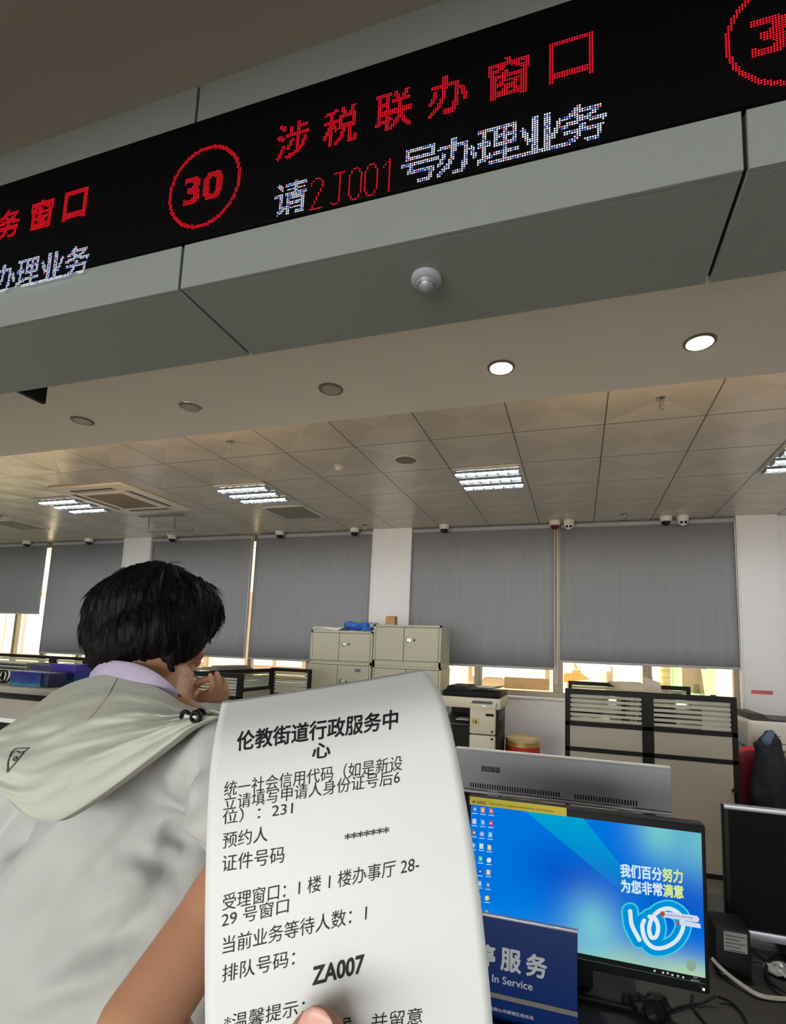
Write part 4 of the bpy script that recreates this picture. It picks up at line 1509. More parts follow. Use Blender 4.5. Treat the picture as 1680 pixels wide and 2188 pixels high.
m.poly(flat([(1452, 1966), (1497, 1974), (1498, 1984), (1452, 1976)], 0.0006))
m.obj('floating_toolbar', lit((214, 220, 244)), scr, flat=True)
m = MB()
text_on(m, '您有新的消息 请及时查看', sp2(1424, 1957, 0.0007), sp2(1480, 1964, 0.0007) - sp2(1424, 1957, 0.0007), sp2(1424, 1952, 0.0007) - sp2(1424, 1957, 0.0007))
m.obj('toolbar_text', lit((90, 90, 110)), scr, flat=True)
m = MB()
m.poly([sp2(1416 + 5.5 * math.cos(a * 0.523), 1953 + 6 * math.sin(a * 0.523), 0.0007) for a in range(12)])
m.poly(flat([(1445, 1968), (1452, 1969), (1453, 1976), (1446, 1975)], 0.0008))
m.obj('toolbar_badge', lit((170, 84, 70)), scr, flat=True)
m = MB()
m.poly([sp2(1478 + 10.5 * math.cos(a * 0.314), 2063 + 12 * math.sin(a * 0.314), 0.0003) for a in range(20)])
m.obj('round_widget', lit((140, 168, 146)), scr, flat=True)
# task bar along the lower edge with its small icons
m = MB()
m.poly([Vector((sx0, YI - 0.0002, sz0 + 0.0005)), Vector((sx1, YI - 0.0002, sz0 + 0.0005)), Vector((sx1, YI - 0.0002, sz0 + 0.0115)), Vector((sx0, YI - 0.0002, sz0 + 0.0115))])
m.obj('task_bar', lit((22, 26, 24)), scr, flat=True)
m = MB()
for k, (x, y) in enumerate(((1399, 2074), (1417, 2078), (1427, 2079), (1437, 2083), (1449, 2085), (1460, 2088))):
    m.poly(flat([(x - 2, y - 2), (x + 2.5, y - 1.5), (x + 2, y + 3), (x - 2, y + 2)], 0.0004))
text_on(m, '9:31', sp2(1482, 2090, 0.0004), sp2(1490, 2091.5, 0.0004) - sp2(1482, 2090, 0.0004), sp2(1482, 2086.5, 0.0004) - sp2(1482, 2090, 0.0004))
text_on(m, '2024/6/18', sp2(1476, 2095, 0.0004), sp2(1495, 2098, 0.0004) - sp2(1476, 2095, 0.0004), sp2(1476, 2092, 0.0004) - sp2(1476, 2095, 0.0004))
m.obj('tray_icons', lit((190, 200, 196)), scr, flat=True)
# desktop icons: one small picture and a caption bar each
icons = [[(1015, 1729), (1032, 1731), (1050, 1733)], [(1014, 1755), (1032, 1757), (1049, 1759)], [(1013, 1779), (1030, 1782), (1048, 1784)], [(1011, 1806), (1029, 1808), (1046, 1811)],
         [(1010, 1832), (1027, 1835), (1045, 1838)], [(1010, 1860), (1026, 1862), (1044, 1864)], [None, (1025, 1888), (1043, 1891)], [None, (1023, 1917), (1041, 1919)], [None, (1022, 1945), (1040, 1949)]]
cols = [[(70, 130, 200), (240, 150, 60), (230, 90, 90)], [(190, 200, 220), (110, 170, 230), (225, 60, 60)], [(120, 110, 150), (150, 160, 230), (120, 190, 230)], [(120, 180, 235), (210, 225, 240), (235, 200, 120)],
        [(226, 80, 60), (80, 200, 130), (225, 235, 245)], [(225, 220, 80), (40, 70, 190), (235, 200, 120)], [None, (150, 190, 235), (90, 130, 170)], [None, (235, 200, 120), (235, 200, 120)], [None, (225, 80, 90), (90, 140, 170)]]
cap = MB()
for rI, row in enumerate(icons):
    for cI, q in enumerate(row):
        if q is None:
            continue
        x, y = q
        m = MB()
        if (rI + cI) % 3 == 0:
            m.poly([sp2(x + 5 * math.cos(a * 0.523), y + 5.5 * math.sin(a * 0.523), 0.0002) for a in range(12)])
        elif (rI + cI) % 3 == 1:
            m.poly(flat([(x - 4.5, y - 6), (x + 4, y - 5.2), (x + 4, y + 6), (x - 4.5, y + 5)], 0.0002))
        else:
            m.poly(flat([(x - 4, y - 6), (x + 1.5, y - 5.5), (x + 4, y - 2.5), (x + 4, y + 6), (x - 4, y + 5)], 0.0002))
        m.obj('desktop_icon', lit(cols[rI][cI]), scr, flat=True)
        cap.poly(flat([(x - 1.5, y - 2), (x + 2, y - 1.6), (x + 2, y + 2), (x - 1.5, y + 1.6)], 0.0003))
        cap.poly(flat([(x - 6, y + 8), (x + 6, y + 9.2), (x + 6, y + 10.6), (x - 6, y + 9.4)], 0.0003))
cap.obj('icon_captions', lit((214, 230, 246)), scr, flat=True)
# yellow strip stuck on the upper bezel
YY = YM - 0.0022
y0 = [at(1004, 1704, YY), at(1211, 1724, YY), at(1211, 1740, YY), at(1004, 1717, YY)]
zA_, zB_ = (y0[0].z + y0[1].z) / 2, (y0[2].z + y0[3].z) / 2 - 0.003
yst = MB().box(y0[0].x, y0[1].x, YY, YM - 0.0002, zB_, zA_).obj('yellow_sticker', M['yellow'], t)
m = MB()
text_on(m, '内网机', (y0[0].x + 0.017, YY - 0.0003, zB_ + 0.003), (0.022, 0, 0), (0, 0, 0.0075), 0.01)
text_on(m, '严禁接入互联网，严禁使用非专用移动存储介质，严禁存储涉密信息', (y0[0].x + 0.045, YY - 0.0003, zB_ + 0.0045), (0.148, 0, 0), (0, 0, 0.0048), 0.0)
m.poly([(y0[0].x + 0.010 + 0.003 * math.cos(a * 0.785), YY - 0.0003, zB_ + 0.0068 + 0.003 * math.sin(a * 0.785)) for a in range(8)])
m.obj('sticker_print', mat('brown_print', (92, 62, 10), 0.7, var=0), yst, flat=True)
MB().box(mx1 - 0.0145, mx1 - 0.0105, YM - 0.001, YM + 0.001, mz0 + 0.008, mz0 + 0.012).obj('power_light', emat('white_indicator', (240, 240, 255), 2.0), t)
MB().box((mx0 + mx1) / 2 - 0.03, (mx0 + mx1) / 2 + 0.03, YM + 0.036, YM + 0.06, DZ + 0.012, mz0 + 0.15, 0.004).obj('neck', M['blackplastic'], t)
MB().box((mx0 + mx1) / 2 - 0.12, (mx0 + mx1) / 2 + 0.12, YM + 0.005, YM + 0.16, DZ + 0.0005, DZ + 0.013, 0.005).obj('base', M['blackplastic'], t)

# dark monitor at the right edge
YM2 = 1.66
n_tl, n_bl = at(1545, 1719, YM2), at(1540, 1976, YM2)
t = thing('monitor', 'switched off black monitor with a silver lower edge at the right edge', 'monitor', (n_tl.x + 0.27, YM2 + 0.05, DZ))
nx0, nx1 = n_tl.x, n_tl.x + 0.55
MB().box(nx0, nx1, YM2, YM2 + 0.03, n_bl.z, n_tl.z, 0.005, 2).obj('bezel', M['blackplastic'], t)
MB().box(nx0 + 0.002, nx1 - 0.002, YM2 - 0.0015, YM2 + 0.02, n_tl.z - 0.010, n_tl.z + 0.001, 0.001).obj('top_edge', M['silver'], t)
MB().box(nx0 + 0.012, nx1 - 0.012, YM2 - 0.001, YM2 + 0.002, n_bl.z + 0.004, n_tl.z - 0.012).obj('screen', mat('black_glass', (5, 5, 6), 0.55, var=0, spec=0.08), t)
MB().box(nx0 + 0.002, nx1 - 0.002, YM2 - 0.003, YM2 + 0.03, n_bl.z - 0.022, n_bl.z, 0.003).obj('lower_edge', M['silver'], t)
MB().box(nx0 + 0.21, nx0 + 0.29, YM2 + 0.01, YM2 + 0.03, DZ + 0.012, n_bl.z - 0.02, 0.003).obj('neck', M['blackplastic'], t)
MB().box(nx0 + 0.12, nx0 + 0.38, YM2 - 0.05, YM2 + 0.12, DZ + 0.0005, DZ + 0.013, 0.004).obj('base', M['blackplastic'], t)

# black box with a grey label below the dark monitor
YB2 = 1.50
k0, k1 = at(1546, 1986, YB2), at(1598, 2045, YB2)
t = thing('labelled_box', 'black box with a grey printed label under the dark monitor', 'box', ((k0.x + k1.x) / 2, YB2 + 0.04, DZ))
bx0, bx1 = at(1528, 1990, YB2).x, at(1600, 1990, YB2).x
MB().box(bx0, bx1 + 0.004, YB2, YB2 + 0.09, DZ + 0.001, k0.z + 0.004, 0.004).obj('case', M['blackplastic'], t)
lbp = MB().box(k0.x, k1.x, YB2 - 0.001, YB2 + 0.001, k1.z + 0.006, k0.z - 0.002).obj('label_sheet', mat('dull_grey_label', (124, 122, 120), 0.7, var=0.06, scale=200), t)
m = MB()
for k in range(5):
    z = k0.z - 0.010 - 0.008 * k
    m.box(k0.x + 0.004, k1.x - 0.004 - 0.01 * (k % 2), YB2 - 0.0016, YB2 - 0.0009, z - 0.002, z)
m.obj('label_lines', M['darkgrey'], lbp)
c = at(1578, 1983, 1.60)
t = thing('paper_note', 'folded white note wedged under the dark monitor', 'note', (c.x, 1.60, c.z))
MB().prism([at(1562, 1987, 1.60), at(1600, 1995, 1.60), at(1588, 1985, 1.60), at(1575, 1981, 1.60)], (0, 0.003, 0)).obj('note', M['paper'], t)

# cables
def desk_cable(name, lab, pts, r, m, cat='cable'):
    P = [atz(x, y, DZ + h) for x, y, h in pts]
    Q = [catmull(P, k / (len(P) * 8)) for k in range(len(P) * 8 + 1)]
    o = MB().tube(Q, r, 8).obj(name, m)
    return tag(o, lab, cat)


desk_cable('grey_cable', 'thick grey cable curving over the dark desk at lower right', [(1522, 2048, 0.03), (1545, 2072, 0.02), (1580, 2100, 0.012), (1620, 2125, 0.008), (1660, 2133, 0.006), (1720, 2136, 0.006), (1790, 2150, 0.006)], 0.0045, M['cable'])
desk_cable('black_cable', 'black cable looping at the right edge of the desk', [(1600, 2025, 0.03), (1630, 2048, 0.012), (1655, 2070, 0.006), (1690, 2090, 0.006), (1740, 2080, 0.006), (1750, 2050, 0.006), (1700, 2035, 0.006), (1655, 2042, 0.01), (1638, 2065, 0.012), (1640, 2090, 0.012), (1665, 2112, 0.012), (1700, 2125, 0.012)], 0.0042, M['blackplastic'])
desk_cable('thin_cable', 'thin black cable crossing the desk below the lit monitor', [(1480, 2125, 0.02), (1478, 2145, 0.006), (1490, 2165, 0.005), (1510, 2190, 0.005), (1525, 2215, 0.005)], 0.003, M['blackplastic'])
desk_cable('thin_cable', 'thin black cable running left in an arc below the lit monitor', [(1530, 2128, 0.02), (1500, 2143, 0.006), (1460, 2150, 0.005), (1425, 2165, 0.005), (1412, 2190, 0.005), (1415, 2230, 0.005)], 0.003, M['blackplastic'])
desk_cable('thin_cable', 'thin black cable running right from under the lit monitor', [(1535, 2130, 0.012), (1560, 2140, 0.005), (1585, 2165, 0.005), (1600, 2200, 0.005)], 0.003, M['blackplastic'])
c = atz(1538, 2076, DZ)
t = thing('paper_scrap', 'torn white paper scrap on the desk beside the grey cable', 'paper', (c.x, c.y, DZ))
MB().prism([atz(1530, 2070, DZ + 0.001), atz(1540, 2072, DZ + 0.001), atz(1549, 2082, DZ + 0.001), atz(1534, 2077, DZ + 0.001)], (0, 0, 0.001)).obj('scrap', M['paper'], t)
c = atz(1665, 2080, DZ)
t = thing('plastic_wrap', 'crumpled pale plastic wrap inside the cable loop', 'wrapping', (c.x, c.y, DZ))
m = MB()
m.sphere((c.x + 0.01, c.y, DZ + 0.008), 0.035, 24, 14, (1.2, 0.9, 0.2))
for v in m.bm.verts:
    v.co += Vector((0, 0, 1)) * max(-0.004, noise.noise(v.co * 70) * 0.012)
    v.co.z = max(v.co.z, DZ + 0.001)
m.obj('wrap', mat('pale_film', (150, 150, 152), 0.25, var=0.3, scale=90), t, flat=True)
# gloves / crumpled black cloth under the lit monitor
c = atz(1385, 2135, DZ)
t = thing('black_pouch', 'crumpled black pouch on the desk below the lit monitor', 'pouch', (c.x, c.y, DZ))
m = MB()
for (x, y, r_) in ((1350, 2134, 0.016), (1372, 2146, 0.019), (1395, 2160, 0.019), (1412, 2146, 0.016), (1402, 2136, 0.014)):
    p = atz(x, y, DZ + r_)
    m.sphere(p, r_, 14, 9, (1.3, 1.3, 0.9))
me = eval_remesh(m, 0.005, 3)
for v in me.vertices:
    v.co += v.normal * noise.noise(v.co * 80) * 0.008
    v.co.z = max(v.co.z, DZ + 0.001)
mesh_obj(me, 'pouch', M['blackplastic'], t)

# keyboard under the sign
kc = atz(1120, 2215, DZ)
t = thing('keyboard', 'black keyboard lying in front of the blue service sign', 'keyboard', (kc.x, kc.y, DZ))
kx0, kx1, ky0, ky1 = kc.x - 0.2, kc.x + 0.16, 1.006, 1.12
MB().box(kx0, kx1, ky0, ky1, DZ + 0.001, DZ + 0.018, 0.004).obj('case', M['blackplastic'], t)
for i in range(14):
    for j in range(4):
        x = kx0 + 0.012 + i * 0.0243
        y = ky0 + 0.008 + j * 0.0255
        k = MB().box(x, x + 0.020, y, y + 0.021, DZ + 0.018, DZ + 0.024, 0.002, 1).obj('key', M['darkgrey'], t)

# blue acrylic service sign
YG = 1.13
g_tr, g_br = at(1232, 1998, YG), at(1237, 2187, YG)
gx1 = (g_tr.x + g_br.x) / 2
gx0 = gx1 - 0.30
gz1 = g_tr.z + 0.004
gz0 = DZ + 0.002
t = thing('service_sign', 'navy blue acrylic service sign standing in front of the lit monitor', 'sign', ((gx0 + gx1) / 2, YG, DZ))
MB().box(gx0, gx1, YG, YG + 0.004, gz0, gz1, 0.001, 1).obj('board', M['signblue'], t)
MB().box(gx0, gx1 + 0.001, YG - 0.0015, YG + 0.008, gz1 - 0.001, gz1 + 0.004, 0.001).obj('top_edge', M['silver'], t)
MB().prism([(gx1, YG + 0.005, gz1), (gx1, YG + 0.008, gz1), (gx1, YG + 0.06, gz0), (gx1, YG + 0.05, gz0)], (-0.006, 0, 0)).prism([(gx0, YG + 0.005, gz1), (gx0, YG + 0.008, gz1), (gx0, YG + 0.06, gz0), (gx0, YG + 0.05, gz0)], (0.006, 0, 0)).obj('stand', M['silver'], t)
YT = YG - 0.0006
G = lambda x, y: at(x, y, YT)


def sign_text(s_, p0, p1, up, bold):
    m = MB()
    O = G(*p0)
    text_on(m, s_, O, Vector((G(*p1).x - O.x, 0, 0)), Vector((0, 0, G(*up).z - O.z)), bold)
    return m


ch = MB()
for k, c_ in enumerate('暂停服务'):
    xl = 961.5 + 54.5 * k
    O = G(xl, 2072 + (k - 1) * 9)
    zz = G(1125, 2083).z
    hh = G(1125, 2036).z - zz
    ww = G(1168, 2083).x - G(1125, 2083).x
    text_on(ch, c_, (O.x, YT, zz), (ww, 0, 0), (0, 0, hh), 0.03)
ch.obj('chinese_lettering', M['signgrey'], t, flat=True)
sign_text('Not In Service', (1010, 2088), (1138, 2108), (1010, 2072), 0.012).obj('english_lettering', M['signgrey'], t, flat=True)
z0, z1 = G(1236, 2174).z, G(1236, 2163).z
MB().box(gx0, gx1, YT - 0.0002, YG, z0, z1).obj('silver_stripe', mat('dull_gold_stripe', (120, 112, 104), 0.4, metal=0.5, var=0.05), t)
sign_text('国家税务总局佛山市顺德区税务局', (1000, 2146), (1140, 2171), (1000, 2138), 0.01).obj('small_lettering', M['signgrey'], t, flat=True)

# ------------------------------------------------------------------ what the windows look out on
ex = thing('facing_building', 'sunlit cream building across the yard seen below the blinds', 'building', (-2, 10, 0))
fac = MB().box(-16, 9, 10.0, 10.4, -0.5, 7)
fac.obj('facade', mat('cream_render', (236, 214, 176), 0.85, var=0.06, scale=2), ex)
for k in range(9):
    x = -14.5 + k * 2.5
    f = MB().box(x, x + 1.5, 9.93, 10.0, 0.9, 2.6).obj('window_frame', mat('brown_frame', (140, 112, 92), 0.6, var=0.05) if k == 0 else bpy.data.materials['brown_frame'], ex)
    MB().box(x + 0.08, x + 0.7, 9.92, 9.935, 1.0, 2.5).box(x + 0.8, x + 1.42, 9.92, 9.935, 1.0, 2.5).obj('pane', mat('pale_pane', (206, 196, 178), 0.2, var=0.1) if k == 0 else bpy.data.materials['pale_pane'], f)
m = MB()
for k in range(26):
    m.box(-16, 9, 9.97, 9.999, 0.2 + k * 0.09 if k < 7 else 3 + k * 0.09, 0.21 + k * 0.09 if k < 7 else 3.01 + k * 0.09)
m.obj('course_lines', mat('groove', (190, 160, 120), 0.9, var=0), ex)
g0 = thing('green_booth', 'pale green booth with a dark window outside the right window', 'booth', (2.0, 8.5, 0))
mk = lambda x: at(x, 1450, 8.4).x
MB().box(mk(1440), mk(1458), 8.4, 8.6, -0.5, 2.6).box(mk(1512), mk(1530), 8.4, 8.6, -0.5, 2.6).box(mk(1440), mk(1530), 8.4, 8.6, -0.5, 0.98).obj('green_frame', mat('pale_green_paint', (152, 204, 140), 0.7, var=0.04), g0)
MB().box(mk(1458), mk(1512), 8.5, 8.55, 0.98, 2.6).obj('dark_window', mat('dim_brown_glass', (116, 96, 78), 0.3, var=0.2, scale=3), g0)
t = thing('leaning_plank', 'pale wooden plank leaning against the green booth outside', 'plank', (mk(1508), 8.3, 0))
MB().prism([at(1499, 1430, 8.3), at(1510, 1430, 8.3), at(1556, 1760, 8.3), at(1546, 1760, 8.3)], (0, 0.04, 0)).obj('plank', mat('pale_wood', (206, 186, 140), 0.7, var=0.1), t)
t = thing('shutter_door', 'cream slatted shutter outside, left of the green booth', 'shutter', (mk(1425), 8.7, 0))
m = MB()
x0, x1 = at(1412, 1450, 8.7).x, at(1433, 1450, 8.7).x
m.box(x0, x1, 8.7, 8.75, 0, 2.6)
for k in range(22):
    m.box(x0, x1, 8.68, 8.70, 0.2 + k * 0.1, 0.225 + k * 0.1)
m.obj('slats', mat('cream_shutter', (226, 196, 140), 0.7, var=0.05), t)
t = thing('brown_canopy', 'orange brown canopy outside at the left end of the right window', 'canopy', (at(1225, 1440, 8.0).x, 8.0, 0))
m = MB()
P = [at(1205, 1418, 8.0), at(1237, 1418, 8.0), at(1244, 1440, 8.0), at(1262, 1452, 8.0), at(1205, 1458, 8.0)]
m.prism(P, (0, 0.05, 0))
m.prism([at(1212, 1456, 8.0), at(1216, 1456, 8.0), Vector((at(1216, 1456, 8.0).x, 8.0, 0)), Vector((at(1212, 1456, 8.0).x, 8.0, 0))], (0, 0.05, 0))
m.obj('canopy', mat('orange_wood', (196, 120, 62), 0.7, var=0.15), t)
# frosted film on the lower panes right of the copier
f0, f1 = at(1078, 1446, 6.224), at(1174, 1476, 6.224)
t = thing('window_film', 'amber film covering the lower window pane right of the copier', 'window film', ((f0.x + f1.x) / 2, 6.224, f1.z))
MB().box(f0.x, f1.x, 6.222, 6.2255, f1.z, f0.z).obj('film', mat('amber_film', (214, 172, 112), 0.5, var=0.08, emit=None), t)
struct('ground', MB().box(-18, 12, YW + 0.31, 14, -0.6, -0.5), mat('yard_concrete', (196, 186, 168), 0.9, var=0.1, scale=2))

# ------------------------------------------------------------------ the woman at the counter, seen from behind
ROOT = (-0.69, 0.66, 0.0)
person = thing('person', 'person with short black hair and pale hooded jacket, back turned, hand at the face', 'person', ROOT)
HC = at(341, 1330, 0.775)
gd = Vector((0.20, 0.95, -0.22)).normalized()
ud = (Vector((0.05, 0.0, 1.0)) - gd * gd.dot(Vector((0.05, 0.0, 1.0)))).normalized()
sd_ = gd.cross(ud)
ROT = Matrix((sd_, gd, ud)).transposed()          # local x side, y forward, z up
loc = lambda x, y, z: HC + sd_ * x + gd * y + ud * z
m = MB()
m.sphere(HC, 1, 28, 18, (0.077, 0.090, 0.098), ROT)                 # skull
m.sphere(loc(0, 0.028, -0.062), 1, 24, 16, (0.058, 0.060, 0.062), ROT)   # face
m.sphere(loc(0, 0.062, -0.104), 1, 16, 10, (0.026, 0.022, 0.02), ROT)    # chin
capsule(m, loc(0, 0.092, -0.02), loc(0, 0.101, -0.050), 0.008, 0.011)   # nose
m.sphere(loc(0, 0.088, -0.078), 1, 14, 8, (0.022, 0.012, 0.010), ROT)    # mouth
m.sphere(loc(0, 0.084, 0.012), 1, 16, 10, (0.05, 0.014, 0.012), ROT)     # brow
for s in (-1, 1):
    m.sphere(loc(s * 0.042, 0.058, -0.038), 1, 14, 9, (0.023, 0.020, 0.020), ROT)   # cheekbone
    m.sphere(loc(s * 0.076, -0.002, -0.035), 1, 12, 8, (0.010, 0.018, 0.028), ROT)  # ear
limb(m, [(loc(0, -0.01, -0.07), 0.054), (at(348, 1470, 0.735), 0.052), (at(325, 1540, 0.70), 0.066)])
CH = at(290, 1720, 0.71)
m.sphere(CH, 1, 24, 16, (0.155, 0.095, 0.17))
WST = Vector((-0.665, 0.66, 0.98))
m.sphere(WST, 1, 24, 16, (0.125, 0.09, 0.17))
HIP = Vector((-0.665, 0.64, 0.84))
m.sphere(HIP, 1, 24, 16, (0.155, 0.11, 0.13))
SL, SR_ = at(60, 1680, 0.67), at(505, 1615, 0.63)
limb(m, [(at(300, 1580, 0.70), 0.06), (SL, 0.048)])
limb(m, [(at(340, 1560, 0.69), 0.06), (SR_, 0.048)])
# right arm pulled back past the hip
RE = at(296, 2192, 0.435)
limb(m, [(SR_, 0.047), (at(540, 1830, 0.55), 0.042), (at(442, 1978, 0.50), 0.037), (RE, 0.037), (RE + Vector((0.02, 0.05, -0.09)), 0.034), (RE + Vector((0.05, 0.14, -0.18)), 0.024)])
RH = RE + Vector((0.05, 0.14, -0.18))
m.sphere(RH + Vector((0.01, 0.04, -0.04)), 1, 14, 10, (0.016, 0.036, 0.042))
for k in range(4):
    b0 = RH + Vector((0.012, 0.055 - 0.012 * k, -0.068))
    limb(m, [(b0, 0.008), (b0 + Vector((0.004, 0.012, -0.028)), 0.0075), (b0 + Vector((0.0, 0.012, -0.05 + 0.004 * abs(k - 1))), 0.006)], 10)
limb(m, [(RH + Vector((0.0, 0.06, -0.02)), 0.009), (RH + Vector((-0.012, 0.085, -0.035)), 0.008), (RH + Vector((-0.012, 0.098, -0.055)), 0.007)], 10)
# left arm folded up, hand at the face
YH = 0.775
LE = at(520, 1720, 0.80)
WR = at(424, 1518, YH + 0.01)
limb(m, [(SL, 0.047), (Vector((-0.78, 0.82, 1.14)), 0.040), (LE, 0.036), (at(455, 1590, 0.80), 0.032), (WR, 0.025)])
h = lambda x, y, d=0.0: at(x, y, YH + d)
limb(m, [(WR, 0.021), (h(432, 1497), 0.015), (h(447, 1486), 0.012)], 14)
limb(m, [(WR, 0.019), (h(416, 1498, -0.004), 0.013), (h(412, 1486, -0.004), 0.0085)], 14)
limb(m, [(h(440, 1498, 0.005), 0.014), (h(458, 1490, 0.006), 0.0105)], 14)
limb(m, [(h(412, 1488, -0.004), 0.0082), (h(411, 1470, -0.006), 0.0075), (h(428, 1457, -0.008), 0.0068), (h(449, 1449, -0.006), 0.0058)], 12)     # thumb
limb(m, [(h(450, 1484, -0.004), 0.0072), (h(455, 1467, -0.010), 0.0060), (h(454, 1453, -0.014), 0.0054), (h(449, 1441, -0.020), 0.0044)], 12)
limb(m, [(h(456, 1486, 0.004), 0.0072), (h(468, 1466, 0.004), 0.0060), (h(469, 1451, 0.000), 0.0054), (h(463, 1437, -0.006), 0.0044)], 12)
limb(m, [(h(462, 1490, 0.014), 0.0070), (h(480, 1473, 0.018), 0.0058), (h(482, 1460, 0.018), 0.0052), (h(476, 1449, 0.014), 0.0042)], 12)
limb(m, [(h(464, 1498, 0.014), 0.0066), (h(482, 1491, 0.026), 0.0054), (h(488, 1481, 0.030), 0.0048), (h(486, 1472, 0.030), 0.0040)], 12)
# legs and feet
for s in (-1, 1):
    x = -0.665 + s * 0.085
    limb(m, [(Vector((x, 0.64, 0.80)), 0.085), (Vector((x, 0.66, 0.46)), 0.058), (Vector((x, 0.64, 0.28)), 0.052), (Vector((x, 0.62, 0.085)), 0.036)])
    limb(m, [(Vector((x, 0.61, 0.045)), 0.036), (Vector((x, 0.74, 0.035)), 0.030)])
body = mesh_obj(eval_remesh(m, 0.0030, 4), 'body', M['skin'], person)
# eye with lashes, on the visible side and the far side
for s in (1, -1):
    e = loc(s * 0.034, 0.079, -0.014)
    MB().sphere(e, 1, 14, 8, (0.013, 0.010, 0.007), ROT).obj('eye', mat('eye_white', (225, 220, 212), 0.2, var=0) if s == 1 else bpy.data.materials['eye_white'], person)
    MB().tube([loc(s * 0.020, 0.091, -0.010), loc(s * 0.034, 0.092, -0.006), loc(s * 0.050, 0.080, -0.011), loc(s * 0.060, 0.074, -0.017)], [0.0014, 0.0022, 0.002, 0.001], 6).obj('eyelash', M['hair'], person)
    MB().tube([loc(s * 0.016, 0.097, 0.012), loc(s * 0.036, 0.092, 0.017), loc(s * 0.058, 0.074, 0.010)], [0.002, 0.003, 0.0014], 6).obj('eyebrow', M['hair'], person)
MB().tube([loc(-0.02, 0.098, -0.078), loc(0, 0.102, -0.076), loc(0.02, 0.098, -0.078)], [0.002, 0.004, 0.002], 8).obj('lips', mat('lips', (160, 84, 80), 0.5, var=0), person)

# hair: one bob-shaped mass with a lock in front of the ear, plus fine stray strands
bb = BVHTree.FromPolygons([v.co + Vector(ROOT) for v in body.data.vertices], [tuple(p.vertices) for p in body.data.polygons])


def onbody(x, y, lift=0.0, dflt=0.76):
    d = (R0 * ((x - CX) / FPX) + R1 * ((y - CY) / FPX) + R2).normalized()
    h_ = bb.ray_cast(EYE, d)
    return (h_[0] if h_[0] is not None else at(x, y, dflt)) - d * lift


m = MB()
for x, y, Y, r_, sc in ((332, 1300, 0.765, 0.085, (1, 1.1, 1)), (286, 1315, 0.755, 0.080, (1, 1, 1)), (390, 1310, 0.780, 0.070, (1, 1, 1)), (246, 1352, 0.745, 0.056, (1, 1, 1.1)), (230, 1388, 0.735, 0.036, (1.05, 1, 1.2)),
                        (215, 1330, 0.75, 0.030, (0.8, 1, 1.2)), (380, 1350, 0.76, 0.054, (1, 0.9, 1)), (426, 1322, 0.80, 0.040, (0.9, 0.9, 1.0)), (446, 1322, 0.81, 0.024, (0.9, 0.9, 1))):
    m.sphere(at(x, y, Y), r_, 24, 14, sc)
for x, y, r_ in ((345, 1345, 0.045), (310, 1352, 0.042), (280, 1362, 0.034), (255, 1378, 0.030), (300, 1376, 0.024), (330, 1378, 0.025), (352, 1376, 0.028), (374, 1378, 0.026), (392, 1366, 0.024), (402, 1350, 0.026)):
    p = onbody(x, y, -0.012)
    m.sphere(p, r_ + 0.010, 20, 12)
capsule(m, onbody(370, 1390, 0.002), onbody(365, 1434, 0.002), 0.017, 0.0045)
capsule(m, onbody(384, 1385, 0.004), onbody(376, 1412, 0.003), 0.016, 0.008)
capsule(m, at(222, 1395, 0.735), at(212, 1422, 0.725), 0.022, 0.011)
capsule(m, at(250, 1390, 0.725), at(238, 1416, 0.715), 0.020, 0.012)
capsule(m, onbody(280, 1380, 0.004), onbody(268, 1408, 0.003), 0.016, 0.009)
me = eval_remesh(m, 0.0045, 14)
HN = [v.normal.copy() for v in me.vertices]
for v in me.vertices:
    p = v.co.copy()
    # strands fall from the crown: stretch the noise along the fall line
    a = math.atan2(p.y - HC.y, p.x - HC.x)
    q = Vector((math.cos(a) * 5.5, math.sin(a) * 5.5, (p.z - HC.z) * 6))
    n = noise.noise(q * 2.2) * 0.005 + noise.noise(Vector((q.x * 9, q.y * 9, q.z * 0.7))) * 0.003
    v.co = p + HN[v.index] * n
hair = mesh_obj(me, 'hair', M['hair'], person)
hv = [v.co.copy() for v in me.vertices]
hn = [v.normal.copy() for v in me.vertices]
off = Vector(ROOT)
m = MB()
crown = at(335, 1225, 0.78)
for k in range(900):
    i = rng.randrange(len(hv))
    p = hv[i] + off
    n = hn[i]
    fr = (p - HC).dot(gd)
    if p.z < HC.z - 0.03 + (0.04 if fr > 0.0 else 0):
        continue
    d = Vector((0, 0, -1)) + (p - crown) * 2.0
    d = (d - n * d.dot(n)).normalized()
    L = 0.02 + 0.025 * rng.random()
    side = n.cross(d)
    w_ = (rng.random() - 0.5) * 0.35
    pts = []
    for q in range(5):
        u = q / 4
        pts.append(p + n * (0.0008 + 0.0035 * u * rng.random() * (1.0 if rng.random() < 0.25 else 0.35)) + (d + side * w_ * u) * (L * u) - n * (u * u * L * L * 4.5))
    m.tube(pts, [0.0007, 0.0008, 0.0007, 0.0005, 0.0002], 4, caps=False)
for k in range(120):
    x = rng.choice((rng.uniform(185, 225), rng.uniform(185, 225), rng.uniform(230, 420)))
    y = rng.uniform(1270, 1400) if x < 226 else 1212 + abs(x - 325) * 0.25
    p = at(x + 6, y, 0.76)
    dx = -0.012 - 0.01 * rng.random() if x < 226 else (rng.random() - 0.6) * 0.03
    dz = (-0.02 + 0.03 * rng.random()) if x < 226 else 0.004 + 0.004 * rng.random()
    m.tube([p, p + Vector((dx * 0.6, 0, dz * 0.7)), p + Vector((dx * 1.1, 0, dz * 0.4 - 0.004))], [0.0004, 0.00035, 0.0001], 4, caps=False)
m.obj('loose_strands', M['hair'], hair)

